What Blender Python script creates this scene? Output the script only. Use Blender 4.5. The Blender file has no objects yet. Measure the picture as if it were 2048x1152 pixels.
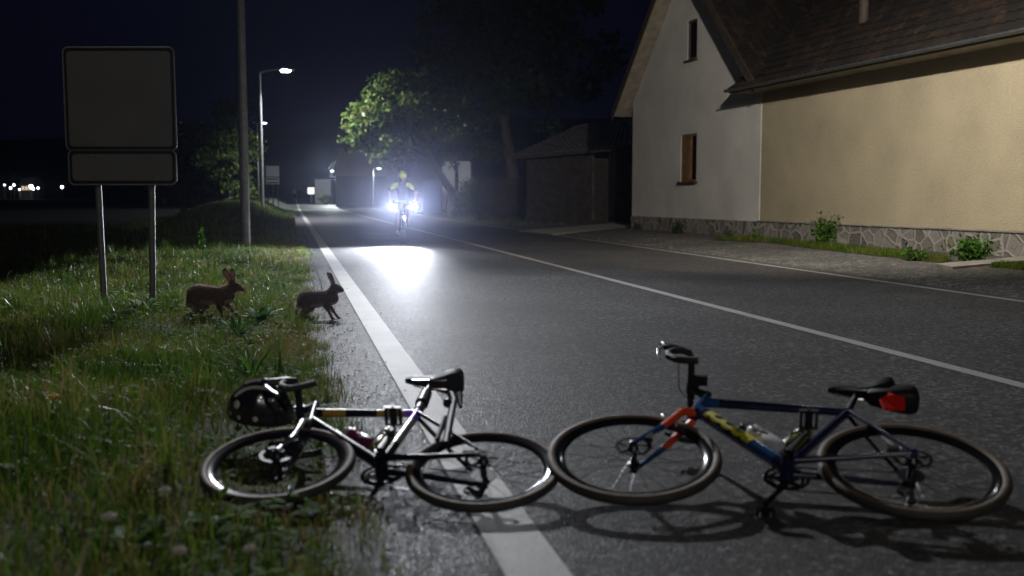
import bpy, bmesh, math, random
import numpy as np
from mathutils import Vector, Matrix, noise as mnoise

random.seed(7); RNG = np.random.default_rng(11)
S = bpy.context.scene; COL = S.collection
R_ = math.radians

# ------------------------------------------------------------------ camera
F = 1991.0; CH = 1.15; P_ = math.atan((576-395)/F); cP, sP = math.cos(P_), math.sin(P_)
def pray(x, y):
    u = x-1024; v = 576-y
    return Vector((u, F*cP+v*sP, -F*sP+v*cP))
def gp(x, y, z=0.0):                 # photo pixel -> point at height z
    r = pray(x, y); k = (z-CH)/r.z
    return Vector((r.x*k, r.y*k, z))
def at(x, y, d):                     # photo pixel -> point at forward distance d
    r = pray(x, y); k = d/r.y
    return Vector((r.x*k, d, CH+r.z*k))
cam_d = bpy.data.cameras.new('camera'); cam = bpy.data.objects.new('camera', cam_d); COL.objects.link(cam)
cam.location = (0, 0, CH); cam.rotation_euler = (math.pi/2-P_, 0, 0)
cam_d.sensor_width = 36; cam_d.lens = 36*F/2048; cam_d.clip_end = 4000; cam_d.clip_start = 0.05
cam_d.dof.use_dof = True; cam_d.dof.focus_distance = 9.4; cam_d.dof.aperture_fstop = 1.8
S.camera = cam
S.view_settings.view_transform = 'Standard'; S.view_settings.look = 'None'
S.view_settings.exposure = 0; S.view_settings.gamma = 1

# road frame: s along the road, t to the right of the camera
RA = R_(-12.45); RD = Vector((math.sin(RA), math.cos(RA), 0)); RT = Vector((math.cos(RA), -math.sin(RA), 0))
def st(p): return p.x*RD.x+p.y*RD.y, p.x*RT.x+p.y*RT.y
def sm(a, b, x):
    k = min(1, max(0, (x-a)/(b-a))); return k*k*(3-2*k)
def zg(s, t):                         # height of the ground
    z = 1.1*sm(85, 190, s)
    z += .72*sm(25, 52, s)*sm(-.4, -2.2, t)*(1-sm(-3.4, -7.5, t))
    z -= 1.2*sm(-2.9, -7.5, t)*(1-.6*sm(25, 60, s))
    if t < 0.05:
        k = sm(.05, -.8, t)
        z += k*(.05+.05*mnoise.noise(Vector((s*.7, t*.7, 3)))+.025*mnoise.noise(Vector((s*2.3, t*2.3, 9))))
    if t > 8.3: z += .03*sm(8.3, 10, t)
    return z
def W(s, t, dz=0.0): return RD*s+RT*t+Vector((0, 0, zg(s, t)+dz))
def zxy(x, y): return zg(*st(Vector((x, y, 0))))

# ------------------------------------------------------------------ helpers
class MB:
    def __init__(self): self.v = []; self.f = []; self.m = []
    def add(self, vs, fs, mat=0):
        o = len(self.v); self.v += [tuple(p) for p in vs]
        for q in fs: self.f.append(tuple(i+o for i in q)); self.m.append(mat)
    def box(self, c, sz, rot=None, mat=0):
        c = Vector(c); h = Vector(sz)/2; vs = []
        for i in range(8):
            p = Vector((h.x*(1 if i & 1 else -1), h.y*(1 if i & 2 else -1), h.z*(1 if i & 4 else -1)))
            vs.append(c+(rot @ p if rot else p))
        self.add(vs, [(0, 2, 3, 1), (4, 5, 7, 6), (0, 1, 5, 4), (2, 6, 7, 3), (0, 4, 6, 2), (1, 3, 7, 5)], mat)
    def tube(self, pts, r, n=10, mat=0, caps=True, closed=False, flat=1.0, up=None):
        pts = [Vector(p) for p in pts]; m = len(pts)
        rs = r if isinstance(r, (list, tuple)) else [r]*m
        T = []
        for i in range(m):
            if closed: d = pts[(i+1) % m]-pts[i-1]
            else: d = pts[min(i+1, m-1)]-pts[max(i-1, 0)]
            T.append(d.normalized() if d.length > 1e-9 else Vector((0, 0, 1)))
        a = Vector(up) if up else (Vector((0, 0, 1)) if abs(T[0].z) < .9 else Vector((1, 0, 0)))
        N = (a-T[0]*a.dot(T[0])).normalized(); vs = []
        for i in range(m):
            N = (N-T[i]*N.dot(T[i])).normalized(); B = T[i].cross(N)
            for k in range(n):
                th = 2*math.pi*k/n
                vs.append(pts[i]+(N*math.cos(th)+B*math.sin(th)*flat)*rs[i])
        fs = []
        for i in range(m if closed else m-1):
            j = (i+1) % m
            for k in range(n):
                l = (k+1) % n; fs.append((i*n+k, i*n+l, j*n+l, j*n+k))
        if caps and not closed:
            fs.append(tuple(range(n-1, -1, -1))); fs.append(tuple((m-1)*n+k for k in range(n)))
        self.add(vs, fs, mat)
    def lathe(self, prof, o, axis, n=24, mat=0):     # prof: (radius, along axis)
        o = Vector(o); ax = Vector(axis).normalized()
        a = Vector((0, 0, 1)) if abs(ax.z) < .9 else Vector((1, 0, 0))
        N = (a-ax*a.dot(ax)).normalized(); B = ax.cross(N); vs = []; fs = []
        for r, h in prof:
            for k in range(n):
                th = 2*math.pi*k/n; vs.append(o+ax*h+(N*math.cos(th)+B*math.sin(th))*r)
        for i in range(len(prof)-1):
            for k in range(n):
                l = (k+1) % n; fs.append((i*n+k, i*n+l, (i+1)*n+l, (i+1)*n+k))
        self.add(vs, fs, mat)
    def ring(self, o, prof, n=64, mat=0):            # closed profile (radius, y) swept round the local y axis
        o = Vector(o); m = len(prof); vs = []; fs = []
        for k in range(n):
            th = 2*math.pi*k/n
            for r, y in prof: vs.append(o+Vector((r*math.cos(th), y, r*math.sin(th))))
        for k in range(n):
            l = (k+1) % n
            for i in range(m):
                j = (i+1) % m; fs.append((k*m+i, k*m+j, l*m+j, l*m+i))
        self.add(vs, fs, mat)
    def ball(self, c, r, n=12, mat=0, rot=None):
        c = Vector(c); r = Vector(r if isinstance(r, (tuple, list)) else (r, r, r)); vs = []; fs = []; m = max(4, n//2)
        for i in range(m+1):
            ph = math.pi*i/m
            for k in range(n):
                th = 2*math.pi*k/n
                p = Vector((r.x*math.sin(ph)*math.cos(th), r.y*math.sin(ph)*math.sin(th), r.z*math.cos(ph)))
                vs.append(c+(rot @ p if rot else p))
        for i in range(m):
            for k in range(n):
                l = (k+1) % n; fs.append((i*n+k, (i+1)*n+k, (i+1)*n+l, i*n+l))
        self.add(vs, fs, mat)
    def prism(self, poly, d, mat=0):                 # planar polygon pushed along d
        m = len(poly); d = Vector(d); vs = [Vector(p) for p in poly]+[Vector(p)+d for p in poly]
        fs = [tuple(range(m-1, -1, -1)), tuple(range(m, 2*m))]+[(i, (i+1) % m, m+(i+1) % m, m+i) for i in range(m)]
        self.add(vs, fs, mat)
    def mesh(self, name, mats, angle=35):
        me = bpy.data.meshes.new(name); me.from_pydata(self.v, [], self.f); me.validate(verbose=False)
        mats = mats if isinstance(mats, (list, tuple)) else [mats]
        for m in mats: me.materials.append(m)
        if len(me.polygons) == len(self.m): me.polygons.foreach_set('material_index', self.m)
        bm = bmesh.new(); bm.from_mesh(me); bmesh.ops.recalc_face_normals(bm, faces=bm.faces); bm.to_mesh(me); bm.free()
        me.polygons.foreach_set('use_smooth', [angle > 0]*len(me.polygons))
        if angle > 0: me.set_sharp_from_angle(angle=R_(angle))
        return me
    def build(self, name, mats, parent=None, angle=35):
        return link(name, self.mesh(name, mats, angle), parent)
def link(name, data, parent=None):
    o = bpy.data.objects.new(name, data); COL.objects.link(o)
    if parent: o.parent = parent
    return o
def tag(o, label=None, cat=None, group=None, kind=None):
    if label: o['label'] = label
    if cat: o['category'] = cat
    if group: o['group'] = group
    if kind: o['kind'] = kind
    return o
def thing(name, label, cat, loc=(0, 0, 0), group=None, mat=None):
    o = bpy.data.objects.new(name, None); COL.objects.link(o); o.empty_display_size = .2
    if mat is not None: o.matrix_world = mat
    else: o.location = loc
    return tag(o, label, cat, group)
def copy_tree(o, parent=None):
    c = o.copy(); COL.objects.link(c); c.parent = parent
    for ch in o.children: copy_tree(ch, c)
    return c
def frame(o, x, z):                   # matrix from origin, x axis and approximate z axis
    x = Vector(x).normalized(); z = Vector(z); z = (z-x*z.dot(x)).normalized(); y = z.cross(x)
    m = Matrix((x, y, z)).transposed().to_4x4(); m.translation = Vector(o); return m

# one continuous skin grown from tapered capsules
def skin(caps, vox, smooth=6, name='skin'):
    b = MB()
    for p0, r0, p1, r1 in caps:
        p0 = Vector(p0); p1 = Vector(p1); d = (p1-p0)
        d = d.normalized() if d.length > 1e-6 else Vector((0, 0, 1))
        pts = []; rs = []
        for i in range(5):
            a = math.pi/2*i/5; pts.append(p0-d*r0*math.cos(a)); rs.append(max(1e-4, r0*math.sin(a)))
        for i in range(5): pts.append(p0.lerp(p1, i/4)); rs.append(r0+(r1-r0)*i/4)
        for i in range(5):
            a = math.pi/2*(4-i)/5; pts.append(p1+d*r1*math.cos(a)); rs.append(max(1e-4, r1*math.sin(a)))
        b.tube(pts, rs, 12)
    me = bpy.data.meshes.new(name); me.from_pydata(b.v, [], b.f)
    bm = bmesh.new(); bm.from_mesh(me); bmesh.ops.recalc_face_normals(bm, faces=bm.faces); bm.to_mesh(me); bm.free()
    o = bpy.data.objects.new(name, me); COL.objects.link(o)
    m = o.modifiers.new('r', 'REMESH'); m.mode = 'VOXEL'; m.voxel_size = vox
    if smooth: m2 = o.modifiers.new('s', 'SMOOTH'); m2.factor = .5; m2.iterations = smooth
    dg = bpy.context.evaluated_depsgraph_get()
    out = bpy.data.meshes.new_from_object(o.evaluated_get(dg)); bpy.data.objects.remove(o); bpy.data.meshes.remove(me)
    out.polygons.foreach_set('use_smooth', [True]*len(out.polygons)); out.name = name
    return out

# ------------------------------------------------------------------ materials
def nt(name):
    m = bpy.data.materials.new(name); m.use_nodes = True; t = m.node_tree
    return m, t, t.nodes['Principled BSDF'], t.nodes, t.links
def c4(c): return (c[0], c[1], c[2], 1)
def ramp(N, stops):
    r = N.new('ShaderNodeValToRGB'); e = r.color_ramp.elements
    e[0].position, e[0].color = stops[0][0], c4(stops[0][1]); e[1].position, e[1].color = stops[-1][0], c4(stops[-1][1])
    for p, c in stops[1:-1]:
        k = e.new(p); k.color = c4(c)
    return r
def tex(N, kind, **kw):
    n = N.new('ShaderNodeTex'+kind)
    for k, v in kw.items():
        if k in n.inputs: n.inputs[k].default_value = v
        else: setattr(n, k, v)
    return n
def mat(name, c, rough=.6, metal=0, var=.25, scale=8, bump=0, bscale=40, coat=0, spec=.5, trans=0):
    m, t, b, N, L = nt(name); co = N.new('ShaderNodeTexCoord')
    if var:
        n = tex(N, 'Noise', Scale=scale, Detail=5.0); L.new(co.outputs['Object'], n.inputs['Vector'])
        r = ramp(N, [(.3, [x*(1-var) for x in c]), (.7, [min(1, x*(1+var)) for x in c])])
        L.new(n.outputs['Fac'], r.inputs[0]); L.new(r.outputs[0], b.inputs['Base Color'])
    else: b.inputs['Base Color'].default_value = c4(c)
    b.inputs['Roughness'].default_value = rough; b.inputs['Metallic'].default_value = metal
    b.inputs['Coat Weight'].default_value = coat; b.inputs['Specular IOR Level'].default_value = spec
    if trans: b.inputs['Transmission Weight'].default_value = trans
    if bump:
        n2 = tex(N, 'Noise', Scale=bscale, Detail=4.0); L.new(co.outputs['Object'], n2.inputs['Vector'])
        bp = N.new('ShaderNodeBump'); bp.inputs['Strength'].default_value = bump; bp.inputs['Distance'].default_value = .02
        L.new(n2.outputs['Fac'], bp.inputs['Height']); L.new(bp.outputs[0], b.inputs['Normal'])
    return m
def emit(name, c, s):
    m, t, b, N, L = nt(name); b.inputs['Base Color'].default_value = c4((.8, .8, .8))
    b.inputs['Emission Color'].default_value = c4(c); b.inputs['Emission Strength'].default_value = s
    return m
def asphalt(name, lo, hi, rough, stone=95, bstr=.55):
    m, t, b, N, L = nt(name); co = N.new('ShaderNodeTexCoord'); O = co.outputs['Object']
    v = tex(N, 'Voronoi', Scale=float(stone)); L.new(O, v.inputs['Vector'])
    big = tex(N, 'Noise', Scale=.55, Detail=6.0); L.new(O, big.inputs['Vector'])
    mid = tex(N, 'Noise', Scale=34.0, Detail=6.0); L.new(O, mid.inputs['Vector'])
    a = N.new('ShaderNodeMath'); a.operation = 'MULTIPLY_ADD'; L.new(v.outputs['Color'], a.inputs[0]); a.inputs[1].default_value = .45
    L.new(mid.outputs['Fac'], a.inputs[2])
    gr = tex(N, 'Voronoi', Scale=stone*.33); L.new(O, gr.inputs['Vector'])
    ag = N.new('ShaderNodeMath'); ag.operation = 'MULTIPLY_ADD'; L.new(gr.outputs['Color'], ag.inputs[0]); ag.inputs[1].default_value = .42; L.new(a.outputs[0], ag.inputs[2]); a = ag
    a2 = N.new('ShaderNodeMath'); a2.operation = 'MULTIPLY_ADD'; L.new(big.outputs['Fac'], a2.inputs[0]); a2.inputs[1].default_value = .45
    L.new(a.outputs[0], a2.inputs[2])
    r = ramp(N, [(.50, lo), (.92, [x*.8 for x in hi]), (1.0, [min(1, x*2.2) for x in hi])])
    sc = N.new('ShaderNodeMath'); sc.operation = 'MULTIPLY'; sc.inputs[1].default_value = .71; L.new(a2.outputs[0], sc.inputs[0])
    L.new(sc.outputs[0], r.inputs[0]); L.new(r.outputs[0], b.inputs['Base Color'])
    rr = N.new('ShaderNodeMapRange'); L.new(v.outputs['Color'], rr.inputs[0]); rr.inputs[3].default_value = rough-.22; rr.inputs[4].default_value = rough+.2
    L.new(rr.outputs[0], b.inputs['Roughness']); b.inputs['Specular IOR Level'].default_value = .10
    bp = N.new('ShaderNodeBump'); bp.inputs['Strength'].default_value = bstr; bp.inputs['Distance'].default_value = .006
    h = N.new('ShaderNodeMath'); h.operation = 'ADD'; L.new(v.outputs['Distance'], h.inputs[0]); L.new(mid.outputs['Fac'], h.inputs[1])
    L.new(h.outputs[0], bp.inputs['Height']); L.new(bp.outputs[0], b.inputs['Normal'])
    return m
def foliage(name, lo, hi, dry=None, rough=.45, trans=.25):
    m, t, b, N, L = nt(name); at_ = N.new('ShaderNodeAttribute'); at_.attribute_name = 'rnd'
    st_ = [(0, lo), (.66, hi)]+([(.76, dry), (1, dry)] if dry else [(1, hi)])
    r = ramp(N, st_); L.new(at_.outputs['Fac'], r.inputs[0]); L.new(r.outputs[0], b.inputs['Base Color'])
    b.inputs['Roughness'].default_value = rough; b.inputs['Specular IOR Level'].default_value = .2
    tr = N.new('ShaderNodeBsdfTranslucent'); L.new(r.outputs[0], tr.inputs['Color'])
    mx = N.new('ShaderNodeMixShader'); mx.inputs[0].default_value = trans
    L.new(b.outputs[0], mx.inputs[1]); L.new(tr.outputs[0], mx.inputs[2]); L.new(mx.outputs[0], N['Material Output'].inputs['Surface'])
    return m
def stucco(name, c, sc, bstr):
    m, t, b, N, L = nt(name); co = N.new('ShaderNodeTexCoord'); O = co.outputs['Object']
    n = tex(N, 'Noise', Scale=float(sc), Detail=6.0, Roughness=.6); L.new(O, n.inputs['Vector'])
    v = tex(N, 'Voronoi', Scale=float(sc*.8)); L.new(O, v.inputs['Vector'])
    n2 = tex(N, 'Noise', Scale=.9, Detail=7.0); L.new(O, n2.inputs['Vector'])
    mx = N.new('ShaderNodeMath'); mx.operation = 'MULTIPLY_ADD'; L.new(n2.outputs['Fac'], mx.inputs[0]); mx.inputs[1].default_value = .6; L.new(n.outputs['Fac'], mx.inputs[2])
    r = ramp(N, [(.5, [x*.72 for x in c]), (1.0, [min(1, x*1.18) for x in c])]); L.new(mx.outputs[0], r.inputs[0]); L.new(r.outputs[0], b.inputs['Base Color'])
    h = N.new('ShaderNodeMath'); L.new(n.outputs['Fac'], h.inputs[0]); L.new(v.outputs['Distance'], h.inputs[1])
    bp = N.new('ShaderNodeBump'); bp.inputs['Strength'].default_value = bstr; bp.inputs['Distance'].default_value = .03
    L.new(h.outputs[0], bp.inputs['Height']); L.new(bp.outputs[0], b.inputs['Normal']); b.inputs['Roughness'].default_value = .9
    return m
def rubble():
    m, t, b, N, L = nt('rubble stone'); co = N.new('ShaderNodeTexCoord')
    wn = tex(N, 'Noise', Scale=2.2, Detail=3.0); L.new(co.outputs['Object'], wn.inputs['Vector'])
    mp = N.new('ShaderNodeMix'); mp.data_type = 'VECTOR'; mp.inputs[0].default_value = .12
    L.new(co.outputs['Object'], mp.inputs[4]); L.new(wn.outputs['Color'], mp.inputs[5])
    v = tex(N, 'Voronoi', Scale=3.3, feature='DISTANCE_TO_EDGE'); vc = tex(N, 'Voronoi', Scale=3.3)
    L.new(mp.outputs[1], v.inputs['Vector']); L.new(mp.outputs[1], vc.inputs['Vector'])
    n = tex(N, 'Noise', Scale=26.0, Detail=7.0); L.new(co.outputs['Object'], n.inputs['Vector'])
    bw = N.new('ShaderNodeMath'); bw.operation = 'MULTIPLY_ADD'; L.new(vc.outputs['Color'], bw.inputs[0]); bw.inputs[1].default_value = .6; L.new(n.outputs['Fac'], bw.inputs[2])
    cr = ramp(N, [(.4, (.07, .063, .056)), (.7, (.15, .135, .118)), (1.0, (.25, .23, .205))]); L.new(bw.outputs[0], cr.inputs[0])
    er = ramp(N, [(.045, (1, 1, 1)), (.085, (0, 0, 0))]); L.new(v.outputs['Distance'], er.inputs[0])
    mx = N.new('ShaderNodeMix'); mx.data_type = 'RGBA'; L.new(er.outputs[0], mx.inputs[0]); L.new(cr.outputs[0], mx.inputs[6]); mx.inputs[7].default_value = (.31, .29, .265, 1)
    L.new(mx.outputs[2], b.inputs['Base Color']); b.inputs['Roughness'].default_value = .85
    h = N.new('ShaderNodeMath'); L.new(er.outputs[0], h.inputs[0]); L.new(n.outputs['Fac'], h.inputs[1])
    bp = N.new('ShaderNodeBump'); bp.inputs['Strength'].default_value = .8; bp.inputs['Distance'].default_value = .02
    L.new(h.outputs[0], bp.inputs['Height']); L.new(bp.outputs[0], b.inputs['Normal']); return m
def tiles():
    m, t, b, N, L = nt('roof tile'); co = N.new('ShaderNodeTexCoord')
    v = tex(N, 'Voronoi', Scale=4.2); L.new(co.outputs['Object'], v.inputs['Vector'])
    n = tex(N, 'Noise', Scale=1.3, Detail=8.0, Roughness=.7); L.new(co.outputs['Object'], n.inputs['Vector'])
    a = N.new('ShaderNodeMath'); a.operation = 'MULTIPLY_ADD'; L.new(v.outputs['Color'], a.inputs[0]); a.inputs[1].default_value = .5; L.new(n.outputs['Fac'], a.inputs[2])
    r = ramp(N, [(.45, (.004, .003, .0025)), (.8, (.011, .0075, .0055)), (1, (.036, .018, .011))]); L.new(a.outputs[0], r.inputs[0]); L.new(r.outputs[0], b.inputs['Base Color'])
    b.inputs['Roughness'].default_value = .8
    n2 = tex(N, 'Noise', Scale=50.0, Detail=4.0); L.new(co.outputs['Object'], n2.inputs['Vector'])
    bp = N.new('ShaderNodeBump'); bp.inputs['Strength'].default_value = .5; bp.inputs['Distance'].default_value = .01
    L.new(n2.outputs['Fac'], bp.inputs['Height']); L.new(bp.outputs[0], b.inputs['Normal']); return m
def linepaint():
    m, t, b, N, L = nt('road paint'); co = N.new('ShaderNodeTexCoord')
    n = tex(N, 'Noise', Scale=60.0, Detail=8.0, Roughness=.75); L.new(co.outputs['Object'], n.inputs['Vector'])
    n2 = tex(N, 'Noise', Scale=2.0, Detail=6.0); L.new(co.outputs['Object'], n2.inputs['Vector'])
    a = N.new('ShaderNodeMath'); a.operation = 'MULTIPLY_ADD'; L.new(n2.outputs['Fac'], a.inputs[0]); a.inputs[1].default_value = .5; L.new(n.outputs['Fac'], a.inputs[2])
    r = ramp(N, [(.46, (.07, .067, .064)), (.57, (.21, .20, .19)), (.95, (.33, .315, .295))]); L.new(a.outputs[0], r.inputs[0]); L.new(r.outputs[0], b.inputs['Base Color'])
    b.inputs['Roughness'].default_value = .65
    bp = N.new('ShaderNodeBump'); bp.inputs['Strength'].default_value = .5; bp.inputs['Distance'].default_value = .006
    L.new(n.outputs['Fac'], bp.inputs['Height']); L.new(bp.outputs[0], b.inputs['Normal']); return m
def tyremat():
    m, t, b, N, L = nt('tan wall tyre'); co = N.new('ShaderNodeTexCoord'); sx = N.new('ShaderNodeSeparateXYZ'); L.new(co.outputs['Object'], sx.inputs[0])
    q = N.new('ShaderNodeVectorMath'); q.operation = 'MULTIPLY'; L.new(co.outputs['Object'], q.inputs[0]); q.inputs[1].default_value = (1, 0, 1)
    ln = N.new('ShaderNodeVectorMath'); ln.operation = 'LENGTH'; L.new(q.outputs[0], ln.inputs[0])
    r = ramp(N, [(.0, (.21, .145, .095)), (.55, (.17, .12, .08)), (.68, (.05, .045, .042)), (1, (.052, .048, .045))])
    mr = N.new('ShaderNodeMapRange'); L.new(ln.outputs['Value'], mr.inputs[0]); mr.inputs[1].default_value = TY[0]; mr.inputs[2].default_value = TY[1]
    n = tex(N, 'Noise', Scale=30.0, Detail=5.0); L.new(co.outputs['Object'], n.inputs['Vector'])
    L.new(mr.outputs[0], r.inputs[0]); mx = N.new('ShaderNodeMix'); mx.data_type = 'RGBA'; mx.blend_type = 'MULTIPLY'; mx.inputs[0].default_value = .6
    L.new(r.outputs[0], mx.inputs[6]); L.new(n.outputs['Fac'], mx.inputs[7]); L.new(mx.outputs[2], b.inputs['Base Color'])
    b.inputs['Roughness'].default_value = .65
    bp = N.new('ShaderNodeBump'); bp.inputs['Strength'].default_value = .4; bp.inputs['Distance'].default_value = .004
    L.new(n.outputs['Fac'], bp.inputs['Height']); L.new(bp.outputs[0], b.inputs['Normal']); return m

M_road = asphalt('asphalt', (.024, .023, .0235), (.066, .064, .0635), .68)
M_gravel = asphalt('gravel', (.04, .038, .036), (.125, .12, .114), .85, 42, 1.0)
M_line = linepaint()
M_soil = mat('soil under grass', (.024, .030, .010), .95, var=.6, scale=3, bump=.8, bscale=14)
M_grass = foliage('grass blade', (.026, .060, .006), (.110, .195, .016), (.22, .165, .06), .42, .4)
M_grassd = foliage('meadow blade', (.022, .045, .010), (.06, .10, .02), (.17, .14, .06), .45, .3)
M_weed = foliage('weed leaf', (.022, .07, .008), (.07, .17, .016), None, .6, .35)
M_small = foliage('small verge leaf', (.024, .065, .008), (.075, .16, .016), None, .85, .3)
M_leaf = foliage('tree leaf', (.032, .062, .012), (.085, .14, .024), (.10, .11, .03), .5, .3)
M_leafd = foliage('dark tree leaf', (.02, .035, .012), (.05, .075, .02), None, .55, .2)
M_bark = mat('bark', (.07, .055, .04), .9, var=.5, scale=9, bump=.8, bscale=22)
M_cream = stucco('cream roughcast', (.45, .385, .265), 46, .5)
M_white = stucco('white plaster', (.66, .635, .60), 55, .3)
M_plinth = rubble()
M_tile = tiles()
M_fascia = mat('dark timber', (.055, .04, .03), .75, var=.4, scale=6, bump=.3)
M_gutter = mat('zinc gutter', (.16, .17, .18), .45, metal=.7, var=.2)
M_brown = mat('varnished wood', (.20, .105, .035), .45, var=.45, scale=5, bump=.15)
M_glass = mat('window glass', (.010, .011, .012), .08, var=0)
M_plank = mat('weathered plank', (.050, .041, .034), .85, var=.45, scale=4, bump=.5, bscale=18)
M_plank2 = mat('reddish plank', (.13, .085, .065), .85, var=.4, scale=4, bump=.5, bscale=18)
M_galv = mat('galvanised steel', (.17, .17, .18), .55, metal=.25, var=.25, scale=14)
M_pole = mat('painted pole', (.24, .24, .24), .5, metal=.35, var=.2, scale=7, bump=.08)
M_signf = mat('dull sign face', (.165, .16, .16), .55, var=.10, scale=2.5)
M_signe = mat('sign channel', (.012, .012, .013), .5, var=.2)
M_signr = mat('sign rim', (.30, .30, .30), .5, metal=.4, var=.15)
M_far = mat('pale sheet', (.55, .53, .52), .7, var=.1)
M_farsign = mat('far sign sheet', (.85, .85, .86), .5, var=.05)
M_conc = mat('concrete', (.27, .25, .22), .9, var=.25, scale=3, bump=.4, bscale=30)
M_black = mat('black plastic', (.011, .011, .012), .38, var=.2)
M_tape = mat('black bar tape', (.014, .014, .014), .55, var=.3, scale=60, bump=.3, bscale=160)
M_saddle = mat('saddle cover', (.012, .012, .013), .55, var=.2, spec=.25)
M_navy = mat('navy frame paint', (.008, .012, .05), .18, var=.15, coat=.8)
M_blue = mat('blue frame paint', (.012, .065, .20), .2, var=.15, coat=.8)
M_orange = mat('orange fork paint', (.75, .075, .012), .3, var=.1, coat=.5)
M_silver = mat('polished alloy', (.42, .42, .44), .3, metal=1, var=.1)
M_steel = mat('dark steel', (.10, .10, .105), .3, metal=1, var=.2)
M_rim = mat('black rim', (.02, .02, .022), .16, metal=.5, var=.1, coat=.6)
M_yellow = mat('yellow decal', (.62, .58, .02), .4, var=.08)
M_gold = mat('ochre decal', (.42, .24, .03), .35, var=.2)
M_violet = mat('violet band', (.26, .07, .85), .3, var=.1, coat=.6)
M_blackf = mat('gloss black frame', (.007, .007, .010), .3, var=.1, coat=.05, spec=.12)
M_wbottle = mat('white bottle plastic', (.62, .62, .64), .35, var=.08)
M_obottle = mat('olive bottle plastic', (.17, .17, .03), .3, var=.2)
M_pbottle = mat('plum bottle plastic', (.16, .02, .08), .25, var=.2)
M_clear = mat('milky bottle plastic', (.40, .38, .42), .25, var=.15)
M_red = mat('red reflector cloth', (.62, .015, .008), .4, var=.1)
M_reflect = mat('reflective patch', (.55, .55, .56), .3, var=.15)
M_hiviz = mat('fluorescent yellow', (.72, .85, .02), .5, var=.1)
M_shell = mat('helmet shell', (.013, .013, .014), .25, var=.1, coat=.5)
M_cloth = mat('navy jersey', (.018, .020, .05), .8, var=.3, scale=30)
M_short = mat('black lycra', (.012, .012, .014), .7, var=.2)
M_skin = mat('skin', (.50, .30, .22), .5, var=.12)
M_flower_y = mat('yellow petal', (.62, .33, .02), .6, var=.15)
M_flower_w = mat('pale clover head', (.42, .38, .33), .7, var=.3, scale=120)
M_hill = mat('wooded hill', (.018, .025, .014), 1, var=.5, scale=.05)
M_bluebox = mat('blue plastic', (.008, .04, .14), .5, var=.2, scale=2)
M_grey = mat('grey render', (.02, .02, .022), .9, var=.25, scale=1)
M_rust = mat('corrugated sheet', (.09, .09, .10), .6, metal=.3, var=.35, scale=2)
M_soffit = mat('soffit board', (.24, .21, .16), .8, var=.25, scale=4)

# ------------------------------------------------------------------ night sky
w = bpy.data.worlds.new('World'); S.world = w; w.use_nodes = True
N = w.node_tree.nodes; L = w.node_tree.links; bg = N['Background']
tc = N.new('ShaderNodeTexCoord'); sx = N.new('ShaderNodeSeparateXYZ'); L.new(tc.outputs['Generated'], sx.inputs[0])
r = ramp(N, [(0, (.0006, .0006, .0012)), (.03, (.0011, .0014, .0042)), (.25, (.0012, .0015, .0052)), (1, (.0010, .0012, .0050))])
L.new(sx.outputs['Z'], r.inputs[0]); L.new(r.outputs[0], bg.inputs['Color']); bg.inputs['Strength'].default_value = 1.0

# ------------------------------------------------------------------ ground, road, markings
srows = [-14+.9*i for i in range(0, 15)]+[-.4+.35*i for i in range(0, 60)]+[20.8+1.0*i for i in range(0, 45)]+[66+4*i for i in range(0, 50)]+[270, 300, 350, 420, 500, 620]
TE = .12                                # left edge of the asphalt
def rows(ts, dz, zfix=None, jit=0):
    b = MB(); n = len(ts); vs = []
    for s in srows:
        for k, t in enumerate(ts):
            tt = t
            if jit and k == 0: tt = t+jit*(mnoise.noise(Vector((s*1.7, 0, 5)))+.5*mnoise.noise(Vector((s*5.1, 0, 8))))
            z = zg(s, max(tt, .06) if zfix else tt)+dz
            p = RD*s+RT*tt; vs.append((p.x, p.y, z))
    fs = [(i*n+k, i*n+k+1, (i+1)*n+k+1, (i+1)*n+k) for i in range(len(srows)-1) for k in range(n-1)]
    b.add(vs, fs); return b
tl = [-420, -260, -150, -90, -60, -40, -28, -20, -15]+[-12+.6*i for i in range(0, 14)]+[-3.9+.24*i for i in range(0, 17)]+[.06, .3, 1.5, 4, 7.7, 8.2, 9, 10, 12, 15, 20, 30, 60, 120, 260, 420]
b = MB(); vs = []
for s in srows:
    for t in tl:
        p = RD*s+RT*t; vs.append((p.x, p.y, zg(s, t)-(.03 if .2 < t < 7.9 else 0)))
n = len(tl); b.add(vs, [(i*n+k, i*n+k+1, (i+1)*n+k+1, (i+1)*n+k) for i in range(len(srows)-1) for k in range(n-1)])
tag(b.build('ground', M_soil, angle=180), kind='structure')
tag(rows([TE, .5, 1.2, 2.5, 4.3, 6, 7.2, 8.0, 8.14], .006, True, .09).build('road', M_road, angle=180), kind='structure')
tag(rows([.61, .81], .010, True).build('edge_line', M_line, angle=180), kind='structure')
tag(rows([4.27, 4.39], .010, True).build('centre_line', M_line, angle=180), kind='structure')
tag(rows([7.80, 7.91], .010, True).build('far_edge_line', M_line, angle=180), kind='structure')

b = MB(); vs = []; k_ = 0
for s in [9.5+.35*i for i in range(0, 90)]:
    tt = .37+.04*mnoise.noise(Vector((s*.5, 3, 1)))+.02*mnoise.noise(Vector((s*2.1, 3, 4))); hw = .009+.010*mnoise.noise(Vector((s*1.3, 8, 1)))
    for e in (-hw, hw): q = RD*s+RT*(tt+e); vs.append((q.x, q.y, zg(s, .2)+.0095))
b.add(vs, [(2*i, 2*i+1, 2*i+3, 2*i+2) for i in range(89)]); tag(b.build('road_seam', mat('tar seam', (.014, .013, .013), .95, var=.3, spec=.05), angle=180), kind='structure')

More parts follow.
